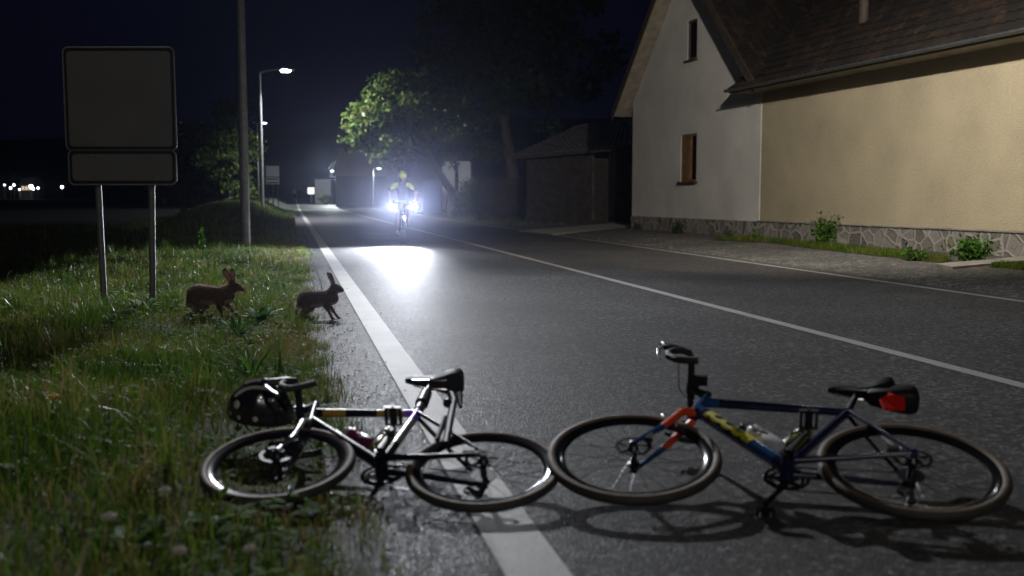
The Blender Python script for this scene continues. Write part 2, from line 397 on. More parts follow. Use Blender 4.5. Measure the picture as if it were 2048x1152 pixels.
# house line: far corner of the white house to where the cream wall leaves the frame
HL = Vector((4.25, 35.4, 0)); HR = Vector((9.42, 18.36, 0)); HA = (HR-HL).normalized(); HN = Vector((-HA.y, HA.x, 0))
if HN.x < 0: HN = -HN
_r = pray(1517, 470); _r = Vector((_r.x, _r.y, 0)); _q = (HL.x*_r.y-HL.y*_r.x)/(HA.y*_r.x-HA.x*_r.y); WW = _q      # width of the white gable
def HP(a, n, z): return HL+HA*a+HN*n+Vector((0, 0, z))
b = MB(); vs = []
gs = [-30+1.5*i for i in range(0, 60)]
g0 = []
for i in range(-4, 38):
    a = -6+i*1.0; e = RD*1
    p = HP(a, -.02, 0); s, t = st(p); g0.append((s, t))
for s, t in g0:
    for k in range(5):
        q = RD*s+RT*(8.05+(t-8.05)*k/4); ss, tt = st(q); vs.append((q.x, q.y, zg(ss, tt)+.003*(1 if k else .3)+(.012 if k else .0)))
b.add(vs, [(i*5+k, i*5+k+1, (i+1)*5+k+1, (i+1)*5+k) for i in range(len(g0)-1) for k in range(4)])
tag(b.build('gravel_shoulder', M_gravel, angle=180), kind='structure')
def slab(name, px, dz, th=.05):
    pts = [gp(*p) for p in px]; b = MB(); b.prism([p+Vector((0, 0, zxy(p.x, p.y)+dz)) for p in pts], (0, 0, -th)); return tag(b.build(name, M_conc), kind='structure')
slab('paved_path', [(1872, 537), (1905, 544), (2075, 527), (2048, 521)], .05)
slab('driveway', [(1035, 464), (1105, 471), (1262, 457), (1225, 450)], .045)

# ------------------------------------------------------------------ blades of grass
def blades(name, pts, h, wd, material, lean=.5, parent=None, seg=3):
    pts = np.asarray(pts, float); n = len(pts); h = np.asarray(h, float); wd = np.asarray(wd, float)
    az = RNG.uniform(0, 2*np.pi, n); la = RNG.uniform(0, 2*np.pi, n); ln = np.abs(RNG.normal(0, lean, n))*h
    sx_, sy_ = np.cos(az), np.sin(az); V = np.zeros((n, 2*seg+1, 3))
    for i in range(seg):
        f = i/seg; ww = wd*(1-f*.6)
        cx = pts[:, 0]+np.cos(la)*ln*f*f; cy = pts[:, 1]+np.sin(la)*ln*f*f; cz = pts[:, 2]+h*f-.012*(i == 0)
        V[:, 2*i, 0] = cx-sx_*ww/2; V[:, 2*i, 1] = cy-sy_*ww/2; V[:, 2*i, 2] = cz
        V[:, 2*i+1, 0] = cx+sx_*ww/2; V[:, 2*i+1, 1] = cy+sy_*ww/2; V[:, 2*i+1, 2] = cz
    V[:, 2*seg, 0] = pts[:, 0]+np.cos(la)*ln; V[:, 2*seg, 1] = pts[:, 1]+np.sin(la)*ln; V[:, 2*seg, 2] = pts[:, 2]+h*(1-.25*np.minimum(1, ln/np.maximum(h, 1e-4)))
    nv = 2*seg+1; base = (np.arange(n)*nv)[:, None]
    loops = []; 
    quads = np.concatenate([base+np.array([[2*i, 2*i+1, 2*i+3, 2*i+2]]) for i in range(seg-1)], 1).reshape(n, -1)
    tri = base+np.array([[2*seg-2, 2*seg-1, 2*seg]])
    lv = np.concatenate([quads, tri], 1).astype(np.int32).ravel()
    ls = np.tile(np.array([4]*(seg-1)+[3]), n); st_ = np.concatenate([[0], np.cumsum(ls)[:-1]]).astype(np.int32)
    pat = np.array([mnoise.noise(Vector((q[0]*.9, q[1]*.9, 4)))+.5*mnoise.noise(Vector((q[0]*3.1, q[1]*3.1, 6))) for q in pts])
    ed = np.array([st(Vector(q))[1] for q in pts]); rn_ = np.clip(RNG.uniform(0, 1, n)*.80+.42*pat+.14*np.exp(-((ed-.0)/.35)**2)+.06, 0, 1)
    return rawmesh(name, V.reshape(-1, 3), lv, st_, np.repeat(rn_, nv), material, parent)
def rawmesh(name, V, lv, ls, rnd, material, parent=None):
    me = bpy.data.meshes.new(name); me.vertices.add(len(V)); me.vertices.foreach_set('co', V.astype(np.float32).ravel())
    me.loops.add(len(lv)); me.loops.foreach_set('vertex_index', lv); me.polygons.add(len(ls)); me.polygons.foreach_set('loop_start', ls)
    me.update(calc_edges=True); me.polygons.foreach_set('use_smooth', [True]*len(ls))
    a = me.attributes.new('rnd', 'FLOAT', 'POINT'); a.data.foreach_set('value', rnd.astype(np.float32))
    me.materials.append(material); me.validate()
    return link(name, me, parent)
def scatter(n, s0, s1, t0, t1, keep=None, tpow=1.0):
    out = []
    while len(out) < n:
        s = random.uniform(s0, s1); t = t0+(t1-t0)*random.random()**tpow
        p = RD*s+RT*t
        if p.y < .8 or abs(p.x) > .62*p.y+.6: continue
        e = TE+.09*(mnoise.noise(Vector((s*1.7, 0, 5)))+.5*mnoise.noise(Vector((s*5.1, 0, 8))))
        if t > e+.10*random.random()**2 and t < 8: continue
        if keep and not keep(p, s, t): continue
        out.append((p.x, p.y, zg(s, t)))
    return np.array(out)
BARE = [((-.65, 4.0), .6), ((-2.75, 8.5), .75), ((-2.6, 7.9), .7), ((-1.0, 4.7), .45)]
def hmul(P):
    k = np.ones(len(P))
    for c, rr in BARE:
        d = np.hypot(P[:, 0]-c[0], P[:, 1]-c[1]); k *= np.clip(.38+.62*(d/rr-.6)/.6, .38, 1)
    ed = np.array([st(Vector(p))[1] for p in P]); k *= np.clip(.35+.65*(-ed)/.55, .30, 1)
    pat = np.array([.75+.6*mnoise.noise(Vector((p[0]*1.1, p[1]*1.1, 2))) for p in P]); return k*np.clip(pat, .35, 1.4)
P1 = scatter(62000, 1.2, 11.5, -5.5, TE+.14, tpow=.75)
P0 = scatter(26000, 5.5, 12.5, -4.2, TE+.05)
tag(blades('grass', P0, RNG.uniform(.03, .09, len(P0)), RNG.uniform(.003, .007, len(P0)), M_grass, .8), 'low matted grass between the two hares and the sign', 'grass', kind='stuff')
P2 = scatter(60000, 11, 27, -9, TE+.14, tpow=.8)
P3 = scatter(36000, 26, 80, -9, TE+.02)
P4 = scatter(26000, 8, 60, -34, -6)
tag(blades('grass', P1, RNG.uniform(.05, .27, len(P1))*hmul(P1), RNG.uniform(.003, .0075, len(P1)), M_grass, .6), 'long unmown roadside grass along the near left verge', 'grass', kind='stuff')
tag(blades('grass', P2, RNG.uniform(.06, .20, len(P2))*hmul(P2), RNG.uniform(.006, .013, len(P2)), M_grass, .5), 'bright green grass around the foot of the near lamp post', 'grass', kind='stuff')
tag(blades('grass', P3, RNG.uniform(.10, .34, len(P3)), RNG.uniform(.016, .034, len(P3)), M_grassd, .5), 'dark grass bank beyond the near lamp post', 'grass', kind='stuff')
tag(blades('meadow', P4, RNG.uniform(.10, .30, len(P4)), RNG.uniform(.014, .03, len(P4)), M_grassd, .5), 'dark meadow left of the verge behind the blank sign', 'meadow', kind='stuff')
# ragged taller tufts and small broad leaves mixed into the verge
C_ = scatter(120, 2.0, 20, -4.6, TE); T_ = []; HT = []
for c in C_:
    if any(math.hypot(c[0]-q[0], c[1]-q[1]) < r_+.05 for q, r_ in BARE): continue
    hh_ = random.uniform(.16, .40)*(1 if c[1] > 3 else .6)
    for i in range(random.randint(25, 60)):
        a, r_ = random.uniform(0, 6.283), abs(random.gauss(0, .05)); T_.append((c[0]+math.cos(a)*r_, c[1]+math.sin(a)*r_, c[2])); HT.append(hh_*random.uniform(.4, 1))
tag(blades('tufts', T_, HT, RNG.uniform(.004, .009, len(T_)), M_grass, .55), 'taller ragged tufts standing out of the verge grass', 'grass', kind='stuff')
P9 = scatter(4200, 1.6, 22, -4.5, TE+.05); P9 = np.array([q for q in P9 if mnoise.noise(Vector((q[0]*1.6, q[1]*1.6, 12))) > -.12])
P9 = np.repeat(P9, 4, 0)+RNG.normal(size=(len(P9)*4, 3))*np.array([.03, .03, 0]); P9[:, 2] += RNG.uniform(.02, .13, len(P9))
V_ = len(P9); q_ = RNG.normal(size=(V_, 3)); q_[:, 2] *= .35; q_ /= np.linalg.norm(q_, axis=1)[:, None]; o_ = np.cross(q_, [0, 0, 1.0]); o_ /= np.linalg.norm(o_, axis=1)[:, None]; z_ = RNG.uniform(.014, .036, V_)[:, None]
vv = np.stack([P9-q_*z_, P9+o_*z_*.55, P9+q_*z_, P9-o_*z_*.55], 1).reshape(-1, 3)
tag(rawmesh('ground_weeds', vv, np.arange(V_*4, dtype=np.int32), np.arange(0, V_*4, 4, dtype=np.int32), np.repeat(RNG.uniform(0, 1, V_), 4), M_small), 'small round and pointed leaves mixed into the verge grass', 'ground cover', kind='stuff')
# crumbling edge of the asphalt: clumps creeping over it and grit lying on it
E_ = []; HE = []
for i in range(150):
    s0 = random.uniform(2.6, 26); t0 = TE+random.uniform(-.12, .13)*(1 if i % 4 else 1.5); rr_ = random.uniform(.04, .12)
    for j in range(random.randint(35, 80)):
        q = RD*(s0+random.gauss(0, rr_*1.6))+RT*(t0+random.gauss(0, rr_*.6)); E_.append((q.x, q.y, .008)); HE.append(random.uniform(.02, .10))
tag(blades('edge_grass', E_, HE, RNG.uniform(.003, .006, len(E_)), M_grass, .9), 'low tufts creeping over the broken edge of the asphalt', 'grass', kind='stuff')
b = MB()
for i in range(1500):
    s0 = random.uniform(2.4, 22); t0 = TE+.02+abs(random.gauss(0, .22)); q = RD*s0+RT*t0; rr_ = random.uniform(.002, .007)
    b.ball((q.x, q.y, .008+rr_*.4), (rr_, rr_*random.uniform(.6, 1), rr_*.6), 5)
tag(b.build('grit', mat('grit', (.13, .12, .11), .8, var=.6, scale=4), angle=0), 'loose grit along the left edge of the asphalt', 'grit', kind='stuff')
# thin pale straws standing and lying over the verge
P5 = scatter(700, 1.5, 14, -5, -.2)
tag(blades('straw', P5, RNG.uniform(.15, .38, len(P5)), RNG.uniform(.002, .005, len(P5)), mat('pale straw', (.42, .38, .26), .3, var=.3), .9), 'thin pale dry stalks over the left verge', 'dry grass', kind='stuff')
# strip of grass at the foot of the house
strip = [(1425, 484), (1530, 489), (1660, 506), (1880, 532), (1905, 527), (1660, 497), (1500, 482)]
sg = [gp(*p) for p in strip]
bm_ = MB(); bm_.prism([Vector((p.x, p.y, zxy(p.x, p.y)+.03)) for p in sg], (0, 0, -.06)); tag(bm_.build('grass_strip', M_soil), kind='structure')
def inpoly(x, y, poly):
    c = False; j = len(poly)-1
    for i in range(len(poly)):
        if (poly[i].y > y) != (poly[j].y > y) and x < (poly[j].x-poly[i].x)*(y-poly[i].y)/(poly[j].y-poly[i].y)+poly[i].x: c = not c
        j = i
    return c
def fill(poly, n, z):
    xs = [p.x for p in poly]; ys = [p.y for p in poly]; o = []
    while len(o) < n:
        x, y = random.uniform(min(xs), max(xs)), random.uniform(min(ys), max(ys))
        if inpoly(x, y, poly): o.append((x, y, zxy(x, y)+z))
    return np.array(o)
P6 = fill(sg, 9000, .03)
tag(blades('grass', P6, RNG.uniform(.04, .16, len(P6)), RNG.uniform(.006, .014, len(P6)), M_grass, .6), 'narrow strip of grass below the stone plinth', 'grass', kind='stuff')
corner = [gp(*p) for p in [(1975, 541), (2060, 549), (2075, 540), (2000, 534)]]
P7 = fill(corner, 1200, .03)
tag(blades('grass', P7, RNG.uniform(.03, .10, len(P7)), RNG.uniform(.006, .012, len(P7)), M_grass, .6), 'small grass patch by the paved path at the right edge', 'grass', kind='stuff')
P8 = scatter(9000, 38, 75, 8.4, 16)
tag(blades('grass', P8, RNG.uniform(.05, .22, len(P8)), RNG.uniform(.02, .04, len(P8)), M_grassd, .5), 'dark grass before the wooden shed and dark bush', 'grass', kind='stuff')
# loose stones on the shoulder
b = MB()
for i in range(2600):
    a = random.uniform(4, 30); nn = random.random()
    p = HP(a, 0, 0); s, t = st(p); tt = 8.1+(t-8.3)*nn; q = RD*s+RT*tt
    if inpoly(q.x, q.y, sg): continue
    rr = random.uniform(.006, .015)
    b.ball((q.x, q.y, zg(s, tt)+.012), (rr, rr*random.uniform(.6, 1), rr*.6), 5)
tag(b.build('loose_gravel', mat('stone chips', (.17, .16, .15), .9, var=.5, scale=3), angle=0), 'loose grey chippings on the gravel shoulder before the house', 'gravel', kind='stuff')

# ------------------------------------------------------------------ houses
def holed(b, A, H, holes, depth, O, ax, nn, mat=0):          # wall sheet with openings and reveals
    xs = sorted({0, A}|{h[0] for h in holes}|{h[2] for h in holes}); zs = sorted({0, H}|{h[1] for h in holes}|{h[3] for h in holes})
    Pt = lambda x, z, d=0: O+ax*x+nn*d+Vector((0, 0, z))
    for i in range(len(xs)-1):
        for k in range(len(zs)-1):
            cx, cz = (xs[i]+xs[i+1])/2, (zs[k]+zs[k+1])/2
            if any(h[0] < cx < h[2] and h[1] < cz < h[3] for h in holes): continue
            b.add([Pt(xs[i], zs[k]), Pt(xs[i+1], zs[k]), Pt(xs[i+1], zs[k+1]), Pt(xs[i], zs[k+1])], [(0, 1, 2, 3)], mat)
    for x0, z0, x1, z1 in holes:
        c = [(x0, z0), (x1, z0), (x1, z1), (x0, z1)]
        for i in range(4):
            p, q = c[i], c[(i+1) % 4]
            b.add([Pt(*p), Pt(*q), Pt(q[0], q[1], depth), Pt(p[0], p[1], depth)], [(0, 1, 2, 3)], mat)
def tiled(name, e0, e1, r0, r1, rows_, mats, parent, th=.16):
    b = MB(); e0, e1, r0, r1 = map(Vector, (e0, e1, r0, r1))
    up = (e1-e0).cross(r0-e0).normalized()
    if up.z < 0: up = -up
    nc = max(2, int((e1-e0).length/.24))
    for i in range(rows_):
        f0, f1 = i/rows_, (i+1)/rows_
        a0, a1 = e0.lerp(r0, f0), e1.lerp(r1, f0); c0, c1 = e0.lerp(r0, f1), e1.lerp(r1, f1)
        vs = []; fs = []
        for k in range(nc*2+1):
            g = k/(nc*2); bump_ = up*(.032 if k % 2 else .0); j = up*random.uniform(-.006, .010)
            p = a0.lerp(a1, g); q = c0.lerp(c1, g)
            vs += [p+up*.0, p+up*.05+bump_+j, q+up*.012+bump_*.9]
        for k in range(nc*2):
            o = k*3; fs += [(o, o+3, o+4, o+1), (o+1, o+4, o+5, o+2)]
        b.add(vs, fs)
    b.add([e0, e1, r1, r0, e0-up*th, e1-up*th, r1-up*th, r0-up*th], [(0, 4, 5, 1), (1, 5, 6, 2), (2, 6, 7, 3), (3, 7, 4, 0), (4, 7, 6, 5)], 1)
    return b.build(name, mats, parent, angle=25)

PZ = .50                                                       # top of the stone plinth
# white gabled house
wh = thing('white_house', 'white plastered house with steep gable and brown framed window', 'house', HL)
inv = Matrix.Translation(-HL)
def rel(ob): ob.matrix_parent_inverse = Matrix.Translation(-HL); return ob
def wpx(x, y):                                                # photo pixel -> (along, height) on the wall plane
    r_ = pray(x, y); o = Vector((0, 0, CH)); k = (HL-o).dot(HN)/r_.dot(HN); p = o+r_*k; return (p-HL).dot(HA), p.z
u0, u1 = wpx(1375, 122), wpx(1395, 36); l0, l1 = wpx(1361, 364), wpx(1394, 266)
AZ = wpx(1374, -101)[1]; EZ = wpx(1262, 205)[1]; half = WW/2; slope = (AZ-EZ)/half
b = MB(); O = HL+HN*0
holed(b, WW, AZ+.3-PZ, [(l0[0], l0[1]-PZ, l1[0], l1[1]-PZ), (u0[0], u0[1]-PZ, u1[0], u1[1]-PZ)], .11, O+Vector((0, 0, PZ)), HA, HN)
b.box(HP(WW/2, 5, 0)+Vector((0, 0, 2.2)), (9.6, WW-.1, 4.4), Matrix((HN, -HA, Vector((0, 0, 1)))).transposed())
for a0 in (0, WW): b.add([HP(a0, 0, PZ), HP(a0, .3, PZ), HP(a0, .3, EZ+.2), HP(a0, 0, EZ+.2)], [(0, 1, 2, 3)])
me = b.mesh('wall', M_white, angle=0); bm = bmesh.new(); bm.from_mesh(me)
for sg_ in (-1, 1):
    apex = HP(half, 0, AZ); no = (Vector((0, 0, 1))+HA*sg_*slope).normalized()
    bmesh.ops.bisect_plane(bm, geom=bm.verts[:]+bm.edges[:]+bm.faces[:], plane_co=apex, plane_no=no, clear_outer=True)
bm.to_mesh(me); bm.free(); rel(link('wall', me, wh))
b = MB(); b.box(HP(WW/2, .1, PZ/2-.05), (.28, WW, PZ+.1), Matrix((HN, -HA, Vector((0, 0, 1)))).transposed()); rel(b.build('plinth', M_plinth, wh, angle=0))
def slopept(sg_, k, n): # k metres outward along the wall from apex
    return HP(half+sg_*k, n, AZ+.18-slope*k)
for sg_ in (-1, 1):
    k = half+.55 if sg_ < 0 else (AZ+.18-4.12)/slope
    rel(tiled('roof', slopept(sg_, k, -.55), slopept(sg_, k, 10), slopept(sg_, 0, -.55), slopept(sg_, 0, 10), 19, [M_tile, M_soffit], wh))
    b = MB(); p0, p1 = slopept(sg_, 0, -.58), slopept(sg_, k, -.58)
    b.prism([p0+Vector((0, 0, .10)), p1+Vector((0, 0, .10)), p1-Vector((0, 0, .26)), p0-Vector((0, 0, .26))], HN*.03); rel(b.build('barge_board', M_fascia, wh))
def window(parent, a, c, fr, open_mull, name='window'):
    b = MB(); w_, h_ = c[0]-a[0], c[1]-a[1]; rot = Matrix((HA, HN, Vector((0, 0, 1)))).transposed(); t = .07
    for x, z, sx_, sz in [(t/2, h_/2, t, h_), (w_-t/2, h_/2, t, h_), (w_/2, t/2, w_-2*t, t), (w_/2, h_-t/2, w_-2*t, t)]+([(w_*.56, h_/2, t*1.2, h_-2*t)] if open_mull else []):
        b.box(HP(a[0]+x, .045, a[1]+z), (sx_, .05, sz), rot)
    f = rel(b.build(name, fr, parent))
    b = MB(); b.box(HP(a[0]+w_/2, .062, a[1]+h_/2), (w_-.02, .012, h_-.02), rot); b.build('pane', M_glass, f)
    b = MB(); b.box(HP(a[0]+w_/2, -.02, a[1]-.025), (w_+.16, .16, .05), rot); b.build('sill', M_fascia, f)
    return f
f = window(wh, l0, l1, M_brown, True); f['label'] = 'brown wooden casement window'
b = MB(); w_ = l1[0]-l0[0]
b.box(HP(l0[0]+w_*.28, .032, (l0[1]+l1[1])/2), (w_*.42, .02, l1[1]-l0[1]-.16), Matrix((HA, HN, Vector((0, 0, 1)))).transposed())
b.build('shutter', M_brown, f)
f = window(wh, u0, u1, M_fascia, False); f['label'] = 'narrow dark attic window'

# cream farmhouse wing
ch = thing('cream_house', 'cream roughcast house with low eaves and stone plinth', 'house', HP(WW, 0, 0)); CO = HP(WW, 0, 0)
def relc(ob): ob.matrix_parent_inverse = Matrix.Translation(-CO); return ob
LEN = 24.0; CE = 4.25
rot = Matrix((HA, HN, Vector((0, 0, 1)))).transposed()
b = MB(); b.box(HP(WW+LEN/2+.02, 4.515, (PZ+CE)/2), (LEN, 9, CE-PZ), rot); relc(b.build('wall', M_cream, ch, angle=0))
b = MB(); b.box(HP(WW+LEN/2, 4.5, PZ/2-.05), (LEN, 9.08, PZ+.1), rot); relc(b.build('plinth', M_plinth, ch, angle=0))
b = MB(); b.box(HP(WW+LEN/2, -.02, PZ+.015), (LEN, .1, .03), rot); relc(b.build('plinth_ledge', M_conc, ch))
ov = .68; ez = zat_e = 4.05
relc(tiled('roof', HP(WW-.62, -ov, ez), HP(WW+LEN, -ov, ez), HP(WW-.62, 4.6, ez+4.7), HP(WW+LEN, 4.6, ez+4.7), 21, [M_tile, M_fascia], ch, .10))
b = MB(); b.box(HP(WW+LEN/2-.28, -ov/2+.03, ez-.06), (LEN+.5, ov-.04, .03), rot); relc(b.build('soffit', M_soffit, ch))
b = MB(); gut = []
for k in range(9):
    th = math.pi*k/8; gut.append((-.07*math.cos(th), -.07*math.sin(th)))
P0, P1 = HP(WW-.62, -ov-.07, ez), HP(WW+LEN, -ov-.07, ez); vs = []
for p in (P0, P1):
    for x, z in gut: vs.append(p+HN*x+Vector((0, 0, z+.02)))
    for x, z in reversed(gut): vs.append(p+HN*x*.9+Vector((0, 0, z*.9+.02)))
b.add(vs, [(k, k+1, 18+k+1, 18+k) for k in range(17)]); relc(b.build('gutter', M_gutter, ch))
rn = HA.cross((HN*(4.6+ov)+Vector((0, 0, 4.7))).normalized()); _rv = pray(1727, 47); _c = Vector((0, 0, CH)); vp = _c+_rv*((HP(WW, -ov, ez)-_c).dot(rn)/_rv.dot(rn)); zz = vp.z+.05
b = MB(); b.tube([(vp.x, vp.y, zz-.2), (vp.x, vp.y, zz+1.5)], .12, 14); b.lathe([(.0, .05), (.2, 0), (.2, -.04), (.12, -.04)], (vp.x, vp.y, zz+1.65), (0, 0, 1), 14)
relc(b.build('vent_pipe', M_fascia, ch))

# wooden shed behind the white house
sh0, sh1 = gp(1053, 447), gp(1275, 447.5); sa = (sh1-sh0).normalized(); sn = Vector((-sa.y, sa.x, 0)); sn = sn if sn.y > 0 else -sn
sh = thing('wooden_shed', 'long dark timber boarded shed with plank door beside the white house', 'shed', sh0)
def rels(o, c=sh0): o.matrix_parent_inverse = Matrix.Translation(-c); return o
SL = (sh1-sh0).length; zl = at(1053, 312, sh0.y).z; zr = at(1262, 291, sh1.y).z; rot = Matrix((sa, sn, Vector((0, 0, 1)))).transposed()
d0 = (gp(1188, 447)-sh0).dot(sa); d1 = (gp(1216, 447)-sh0).dot(sa)
b = MB(); x = 0
while x < SL:
    bw = random.uniform(.11, .15)
    if not (d0-.03 < x+bw/2 < d1+.03):
        top = zl+(zr-zl)*x/SL; b.box(sh0+sa*(x+bw/2)+sn*random.uniform(0, .02)+Vector((0, 0, top/2)), (bw-.014, .03, top), rot, 1 if x > d1 else 0)
    x += bw
rels(b.build('wall', [M_plank, M_plank2], sh, angle=0))
b = MB(); b.box(sh0+sa*SL/2+sn*2.6+Vector((0, 0, zl/2-.06)), (SL-.02, 5, zl-.1), rot); rels(b.build('inner_wall', M_fascia, sh))
b = MB(); k = 0
while d0+k*.12 < d1-.06:
    b.box(sh0+sa*(d0+k*.12+.06)-sn*.012+Vector((0, 0, 1.35)), (.11, .03, 2.6), rot); k += 1
for z in (.5, 2.1): b.box(sh0+sa*((d0+d1)/2)-sn*.04+Vector((0, 0, z)), (d1-d0-.1, .03, .12), rot)
dr = rels(b.build('door', M_plank, sh, angle=0))
b = MB(); b.box(sh0+sa*(d0-.05)-sn*.03+Vector((0, 0, 1.5)), (.09, .08, 3.0), rot); rels(b.build('post', M_plank2, sh))
e0 = sh0-sa*.6-sn*.7+Vector((0, 0, zl-.02)); e1 = sh1-sn*.7+Vector((0, 0, zr-.02))
r0 = sh0+sa*2.2+sn*4+Vector((0, 0, zl+1.6)); r1 = sh1+sn*4+Vector((0, 0, zr+1.7))
rels(tiled('roof', e0, e1, r0, r1, 14, [M_rust, M_fascia], sh))
b = MB(); f0, f1 = gp(955, 443), gp(1050, 443); fa = (f1-f0).normalized(); fl = (f1-f0).length; x = 0; rot = Matrix((fa, Vector((-fa.y, fa.x, 0)), Vector((0, 0, 1)))).transposed()
fe = thing('plank_fence', 'low dark vertical plank fence between bush and wooden shed', 'fence', f0)
while x < fl:
    b.box(f0+fa*(x+.08)+Vector((0, 0, 1.05)), (.15, .03, 2.1+random.uniform(-.03, .03)), rot); x += .165
rels(b.build('board_panel', M_plank, fe, angle=0), f0)
b = MB()
for z in (.4, 1.7):
    b = MB(); b.box(f0+fa*fl/2+Vector((0, .05, z)), (fl, .05, .09), rot); rels(b.build('rail', M_plank, fe), f0)

# ------------------------------------------------------------------ trees and bushes
def leafmesh(name, C, size, material, parent=None, droop=.3):
    C = np.asarray(C, float); n = len(C); q = RNG.normal(size=(n, 3)); q[:, 2] -= droop; q /= np.linalg.norm(q, axis=1)[:, None]
    o = RNG.normal(size=(n, 3)); o -= q*np.sum(o*q, 1)[:, None]; o /= np.linalg.norm(o, axis=1)[:, None]
    sz = size*RNG.uniform(.6, 1.3, n)[:, None]; nn = np.cross(q, o)
    V = np.stack([C-q*sz*.5, C+o*sz*.28+nn*sz*.06, C+q*sz*.55, C-o*sz*.28+nn*sz*.06], 1).reshape(-1, 3)
    lv = np.arange(n*4, dtype=np.int32); ls = np.arange(0, n*4, 4, dtype=np.int32)
    return rawmesh(name, V, lv, ls, np.repeat(RNG.uniform(0, 1, n), 4), material, parent)
def tree(name, label, base, crown, nleaf, lsize, material, clump=.7, trunk_r=.2, group=None, nclump=90, cat='tree'):
    # crown: list of (centre offset, radii) lobes relative to the base
    t = thing(name, label, cat, base, group); tops = []
    per = np.array([r[0]*r[1]*r[2] for c, r in crown]); per = per/per.sum(); C = []
    for (c, r), w_ in zip(crown, per):
        k = max(3, int(nclump*w_))
        for i in range(k):
            d = Vector(RNG.normal(size=3)); d.normalize(); rr = random.uniform(.45, 1.0)
            p = Vector(c)+Vector((d.x*r[0], d.y*r[1], d.z*r[2]))*rr; tops.append(p)
            m = max(6, int(nleaf*w_/k*random.uniform(.5, 1.6))); cs = clump*random.uniform(.6, 1.25)
            C.append(np.array(p)+RNG.normal(size=(m, 3))*np.array([cs, cs, cs*.6])*.5)
    leafmesh('crown', np.concatenate(C), lsize, material, t)
    b = MB(); mid = Vector(crown[0][0]); h = max(.3, min(p.z for p in tops)*.9)
    b.tube([(0, 0, -.2), (.02*h, .01*h, h*.5), (mid.x*.3, mid.y*.3, h), (mid.x*.8, mid.y*.8, mid.z)], [trunk_r*1.3, trunk_r, trunk_r*.8, trunk_r*.3], 9)
    for p in random.sample(tops, min(len(tops), 16)):
        q = Vector((mid.x*.3, mid.y*.3, h)).lerp(mid, random.uniform(0, .8)); k = q.lerp(p, .5)+Vector((0, 0, .1*(p-q).length))
        b.tube([q, k, p], [trunk_r*.45, trunk_r*.25, trunk_r*.08], 6, caps=False)
    b.build('trunk', M_bark, t); return t
tb = Vector((-3.5, 57, .03))
tree('leafy_tree', 'leafy tree overhanging the road, its left side lit by street light', tb,
     [((-2.9, -.5, 5.9), (2.5, 2.5, 1.9)), ((-4.4, 0, 5.4), (1.5, 2, 2.0)), ((-1.6, .5, 6.5), (2.2, 2.4, 1.6)), ((-3.2, 0, 3.9), (1.6, 1.6, 1.1)), ((.2, 0, 5.0), (1.6, 1.8, 1.7)), ((1.4, 0, 3.6), (1.5, 1.5, .8))],
     17000, .30, M_leaf, .75, .24, nclump=110)
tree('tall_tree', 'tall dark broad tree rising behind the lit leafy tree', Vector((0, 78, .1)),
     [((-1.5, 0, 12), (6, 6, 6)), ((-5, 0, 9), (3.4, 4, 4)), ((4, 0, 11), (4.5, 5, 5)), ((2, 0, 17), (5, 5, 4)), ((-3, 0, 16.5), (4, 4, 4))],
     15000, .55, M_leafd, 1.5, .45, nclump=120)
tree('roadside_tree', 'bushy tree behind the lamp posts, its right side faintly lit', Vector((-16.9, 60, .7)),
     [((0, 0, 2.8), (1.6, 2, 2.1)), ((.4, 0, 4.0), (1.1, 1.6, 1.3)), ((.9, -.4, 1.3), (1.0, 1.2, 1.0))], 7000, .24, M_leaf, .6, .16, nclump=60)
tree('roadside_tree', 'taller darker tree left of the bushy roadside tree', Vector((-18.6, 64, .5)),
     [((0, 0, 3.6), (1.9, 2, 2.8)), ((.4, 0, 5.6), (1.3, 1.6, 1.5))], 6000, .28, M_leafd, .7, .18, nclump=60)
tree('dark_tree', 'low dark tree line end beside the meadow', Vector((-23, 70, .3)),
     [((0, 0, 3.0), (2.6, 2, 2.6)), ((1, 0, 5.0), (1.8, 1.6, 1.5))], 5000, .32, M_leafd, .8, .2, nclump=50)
tree('bush', 'rounded dark bush between cyclist and plank fence', gp(960, 438)+Vector((0, 1, 0)), [((0, 0, 1.1), (1.35, 1.2, 1.05))], 6000, .13, M_leafd, .35, .06, nclump=70, cat='bush')
def plant(label, base, h, rx, n, ls, material=M_weed, name='shrub', cat='shrub'):
    t = thing(name, label, cat, base); C = []; b = MB()
    for i in range(max(4, n//24)):
        a = random.uniform(0, 6.283); k = random.uniform(.2, 1); top = Vector((math.cos(a)*rx*k, math.sin(a)*rx*k, h*random.uniform(.45, 1)*(1.1-.35*k)))
        b.tube([(0, 0, -.03), top*.5+Vector((0, 0, h*.08)), top], [.008, .006, .003], 5, caps=False)
        for j in range(24):
            f_ = random.uniform(.25, 1.0); C.append(top*f_+Vector(RNG.normal(size=3))*ls*.7)
    leafmesh('foliage', [tuple(c) for c in C], ls, material, t, -.2); b.build('stem', M_bark, t); return t
def foot(x, y): p = gp(x, y); p.z = zxy(p.x, p.y); return p
plant('leafy upright shrub on the grass strip against the stone plinth', foot(1650, 497), .82, .34, 620, .085)
plant('spreading shrub beside the paved path at the right', foot(1938, 527), .46, .42, 420, .10)
plant('low shrub at the foot of the white house', foot(1356, 470), .40, .30, 300, .08, M_leafd)
plant('tiny upright shrub below the corner of the white house', foot(1459, 484), .34, .10, 160, .06, M_leafd)
plant('small tufted shrub where cream and white walls meet', foot(1515, 486), .30, .24, 200, .07)
plant('low weeds at the shed end of the white house', foot(1275, 461), .26, .5, 200, .08, M_leafd, 'weed', 'weed')
plant('leafy weed by the plinth left of the spreading shrub', foot(1832, 527), .26, .26, 180, .08, M_weed, 'weed', 'weed')
